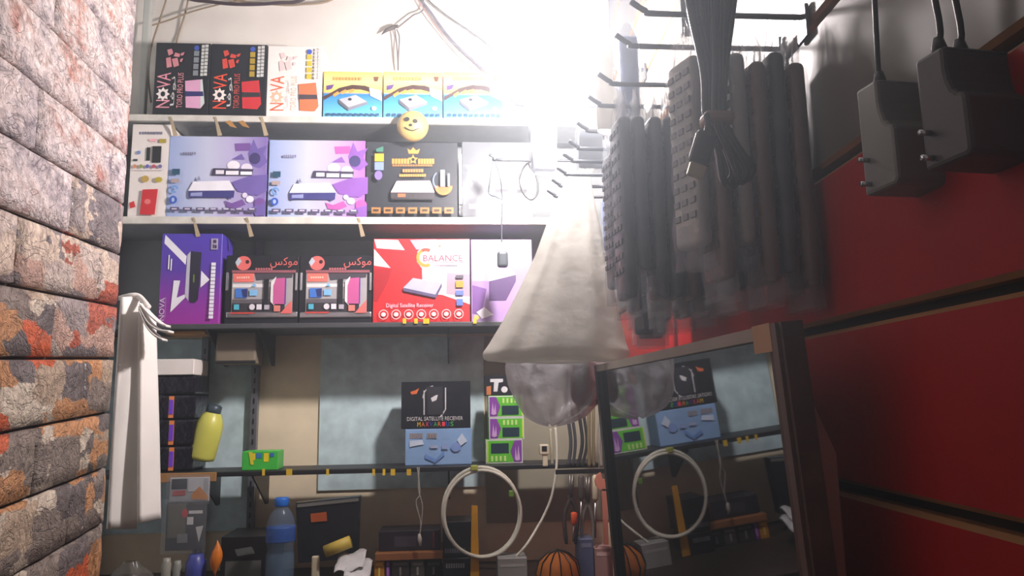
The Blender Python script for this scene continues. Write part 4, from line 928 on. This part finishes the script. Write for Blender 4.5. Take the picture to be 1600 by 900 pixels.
blister(265, 327, 746, 784, 1.728, [('r', (30,30,34), (268,748,292,764)), ('r', (190,90,90), (270,766,290,774)), ('r', (206,208,214), (294,748,318,768)), ('p', (216,140,60), [(300,772),(312,760),(326,776),(326,782),(300,780)])], 'hanging blister packet with orange picture under the cardboard strip', mat('blister_card', (176,178,184), .5))
blister(259, 320, 784, 860, 1.722, [('r', (100,98,86), (262,786,290,840)), ('e', (206,50,60), (288,802,5,7)), ('r', (226,226,226), (294,798,316,803)), ('r', (226,226,226), (292,808,302,820)), ('p', (216,216,214), [(306,824),(318,822),(312,848)]), ('r', (130,132,134), (278,834,294,848))], 'hanging blister packet with red dot and black tool', mat('blister_card_dark', (48,48,50), .4))
for l, r_, t, c_, lab in ((252,268,872,(150,150,140),'pale jar at the bottom left on the counter'), (270,284,876,(140,142,136),'second pale jar at the bottom left'), (290,322,866,(64,72,150),'blue wrapped roll at the bottom left')):
    p = at((l+r_)/2, 890, 1.72); zt = at((l+r_)/2, t, 1.72).z; rr = (at(r_, 890, 1.72).x-at(l, 890, 1.72).x)/2; h = zt-Z5
    o = MB().lathe([(rr*.8,0),(rr,.004),(rr,h*.8),(rr*.75,h*.88),(rr*.7,h)], Vector((p.x, 1.72, Z5)), mat('jar_%d' % c_[0], c_, .35), 16).build('jar', smooth=True); tag(o, lab, 'jar')
def crump(u, v):
    q = u*6.283; r_ = .04*math.sin(math.pi*min(.96, max(.03, v)))**.6*(1+.16*math.sin(q*5+v*9)+.1*math.sin(q*9))
    p = at(205, 868, 1.55); return (p.x+r_*math.cos(q), 1.55+r_*.8*math.sin(q), p.z-.05+.10*v)
o = MB().grid(crump, 26, 14, mat('smoky_film', (110,108,102), .2, film=.5), wrap=True).build('plastic_bag', smooth=True); tag(o, 'crumpled smoky plastic bag below the white bags', 'bag')
o.location.z += Z5-at(205,868,1.55).z+.048
# orange mesh ball bag at the right
cpt = Vector((at(872, 885, 1.62).x, 1.62, Z5))
ob = empty('orange_bag', cpt); tag(ob, 'rounded orange bundle crossed by black cords at the bottom', 'bag')
MB().lathe([(.02,0),(.040,.010),(.047,.032),(.040,.056),(.022,.072),(.004,.078)], cpt, mat('orange_cloth', (206,120,34), .7), 20).build('bag_body', ob, smooth=True)
for k in range(6):
    a = k*math.pi/6
    MB().tube([cpt+Vector((.0475*math.cos(a)*s, .0475*math.sin(a)*s, z)) for s, z in ((.85,.010),(1.0,.032),(.86,.057),(.48,.073),(0,.080),(-.48,.073),(-.86,.057),(-1.0,.032),(-.85,.010))], .0015, M_black, 5).build('net_cord', ob)

# ---- things hanging from the fourth shelf
def ringpt(px0, py0, rx, ry, Y, n=40): return [at(px0+rx*math.cos(2*math.pi*i/n), py0+ry*math.sin(2*math.pi*i/n), Y+.004*math.sin(4*math.pi*i/n)) for i in range(n)]
rg = empty('cable_ring', at(752, 872, 1.715)); tag(rg, 'ring of white cable hanging from the shelf edge', 'cable')
MB().tube(ringpt(752, 800, 60, 70, 1.715), .0042, M_cable_w, 8, closed=True).build('coil', rg, smooth=True)
MB().tube(ringpt(754, 803, 60, 68, 1.709), .0036, M_cable_w, 8, closed=True).build('coil', rg, smooth=True)
MB().rbox(at(799, 771, 1.712), (.006,0,0), (0,.008,0), (0,0,.008), mat('green_tape', (110,150,50), .5), .003).build('tape_band', rg)
MB().rbox(at(741, 731, 1.712), (.008,0,0), (0,.008,0), (0,0,.006), mat('lime_tape', (170,180,80), .5), .002).build('tape_band', rg)
tw = empty('twisted_lead', at(658, 850, 1.73)); tag(tw, 'thin grey twisted lead hanging left of the cable ring', 'cable')
for pts in ([(652,730,1.735),(656,770,1.73),(650,785,1.73),(657,815,1.73),(656,838,1.73)], [(655,730,1.737),(654,765,1.73),(660,790,1.73),(658,820,1.73),(655,840,1.73)]):
    cable('strand', pts, .0014, mat('pale_lead', (170,166,158), .5), '', parent=tw)
MB().tube([at(655,834,1.73), at(656,843,1.73), at(657,853,1.73)], [.003,.005,.003], mat('pale_lead_end', (190,186,178), .5), 8).build('end_plug', tw, smooth=True)
cable('white_lead', [(868,668,1.74),(870,700,1.735),(869,735,1.73),(862,775,1.73),(850,805,1.73),(836,830,1.72),(822,852,1.70),(806,870,1.70)], .003, M_cable_w, 'white cable falling from behind the grey bag', n=8)
cable('white_lead', [(860,670,1.75),(862,700,1.75),(863,728,1.755)], .0036, mat('cream_cable', (196,190,164), .5), 'short cream cable hanging left of the tools')
p = at(850, 705, 1.74)
sw = empty('wall_plug', p+Vector((0,0,-.02))); tag(sw, 'small cream plug standing right of the green boxes', 'plug')
MB().rbox(p+Vector((0,0,.004)), (.011,0,0), (0,.008,0), (0,0,.012), mat('cream_plug', (214,206,180), .45), .003).build('plug_body', sw)
MB().rbox(p+Vector((0,-.008,.006)), (.006,0,0), (0,.001,0), (0,0,.006), M_black, .0005, 1).build('plug_face', sw)
MB().rbox(p+Vector((.002,0,-.021)), (.006,0,0), (0,.005,0), (0,0,.013), mat('cream_plug', (214,206,180), .45), .002).build('plug_stem', sw)
# tool rail with tools
rl = MB().box(at(868, 736, 1.70).x, at(962, 736, 1.70).x, 1.697, 1.703, Z4-.020, Z4-.010, M_dark).build('tool_rail'); tag(rl, 'dark rail carrying the hanging tools left of the mirror', 'rail')
def pliers(px, py0, py1, Y, m, hm, label, spread=10):
    root = empty('pliers', at(px, py1, Y)); tag(root, label, 'pliers', 'hanging hand tools')
    j = at(px, py0+(py1-py0)*.32, Y)
    MB().tube([j, at(px-2, py0, Y)], [.006,.002], m, 8).build('jaw', root, smooth=True); MB().tube([j, at(px+3, py0, Y)], [.006,.002], m, 8).build('jaw', root, smooth=True)
    MB().lathe([(.007,-.004),(.007,.004)], j, m, 12, (1,0,0), (0,0,1), (0,1,0)).build('pivot', root)
    for s in (-1, 1):
        MB().tube(spline([j, at(px+s*spread, py0+(py1-py0)*.6, Y), at(px+s*spread*.7, py1, Y)], 5), [.003]+[.0045]*9+[.003], hm, 8).build('handle', root, smooth=True)
M_tool = mat('tool_steel', (130,128,124), .35, metal=.7)
pliers(892, 742, 850, 1.69, M_tool, mat('tool_grip_dark', (60,52,50), .5), 'dark gripped pliers hanging nearest the white cable')
pliers(918, 745, 868, 1.685, M_tool, mat('tool_grip_grey', (112,106,98), .5), 'grey gripped pliers hanging beside the salmon wrench', 9)
wr_ = empty('wrench', at(944, 850, 1.60)); tag(wr_, 'salmon coloured open wrench hanging at the mirror edge', 'wrench')
M_sal = mat('salmon_metal', (190,120,100), .45)
cpt = at(944, 752, 1.60)
MB().prism([cpt+Vector((.020*math.cos(a), 0, .020*math.sin(a))) for a in [math.radians(110+i*32) for i in range(11)]]+[cpt+Vector((.003,0,.004)), cpt+Vector((-.003,0,.004))], (0,.006,0), M_sal).build('jaw', wr_)
MB().prism([cpt+Vector((-.006,0,-.016)), cpt+Vector((.006,0,-.016)), cpt+Vector((.005,0,-.13)), cpt+Vector((-.005,0,-.13))], (0,.005,0), M_sal).build('shaft', wr_)
def driver(px, py0, py1, Y, hc, label, px2=None):
    root = empty('screwdriver', at(px, py1, Y)); tag(root, label, 'screwdriver', 'hanging hand tools')
    a, b = at(px, py0, Y), at(px2 or px, py1, Y); mid = a.lerp(b, .42); ax = (b-a).normalized()
    MB().tube([a, a.lerp(mid, .1), a.lerp(mid, .5), a.lerp(mid, .9), mid], [.004,.0075,.0068,.0075,.004], mat('grip_%d_%d_%d' % hc, hc, .4), 10).build('handle', root, smooth=True)
    MB().tube([mid, b], .0024, M_chrome, 8).build('blade', root, smooth=True)
driver(908, 742, 835, 1.675, (96,92,86), 'grey handled screwdriver between the two pliers')
driver(930, 742, 840, 1.655, (196,186,160), 'cream handled screwdriver beside the salmon wrench')
driver(897, 800, 846, 1.665, (226,90,40), 'small orange handled screwdriver low on the rail', 896)
for i, (px, pts, c_, lab) in enumerate(((885, [(884,590),(886,640),(892,690),(888,728)], (70,74,80), 'slate cable hank under the grey bag'), (906, [(912,570),(904,630),(910,690),(902,730)], (54,54,56), 'black cable hank left of the mirror'),
        (922, [(926,560),(921,620),(920,680),(921,730)], (128,118,86), 'khaki cable hanging left of the mirror'), (938, [(936,560),(940,630),(936,690),(940,730)], (150,146,138), 'pale grey cable hanging by the mirror edge'))):
    root = MB().tube(spline([at(x, y, 1.72+.01*(i % 2)) for x, y in pts], 6), .0042, mat('hank_%d' % px, c_, .5), 8).build('hanging_cable', smooth=True); tag(root, lab, 'cable')
    MB().tube(spline([at(x+7, y, 1.725+.01*(i % 2)) for x, y in pts], 6), .0036, mat('hank_%d' % px, c_, .5), 8).build('strand', root, smooth=True)
ground((906, 928, 842, 925), 1.66, .06, mat('slate_blue_card', (84,92,124), .5), 'small_box', 'slate blue box under the pliers', Z5, [('r', (120,126,150), (909,850,925,858))])
ground((930, 958, 856, 925), 1.66, .06, mat('dusty_pink_card', (150,116,112), .5), 'small_box', 'dusty pink box at the foot of the mirror', Z5, [('r', (190,160,156), (933,864,954,872))])
ground((778, 824, 872, 925), 1.68, .06, mat('pale_grey_card', (150,152,150), .5), 'small_box', 'pale grey box below the white cable ring', Z5, [('r', (180,182,180), (782,884,820,890))])

for o in bpy.data.objects:
    if '_o' in o: del o['_o']
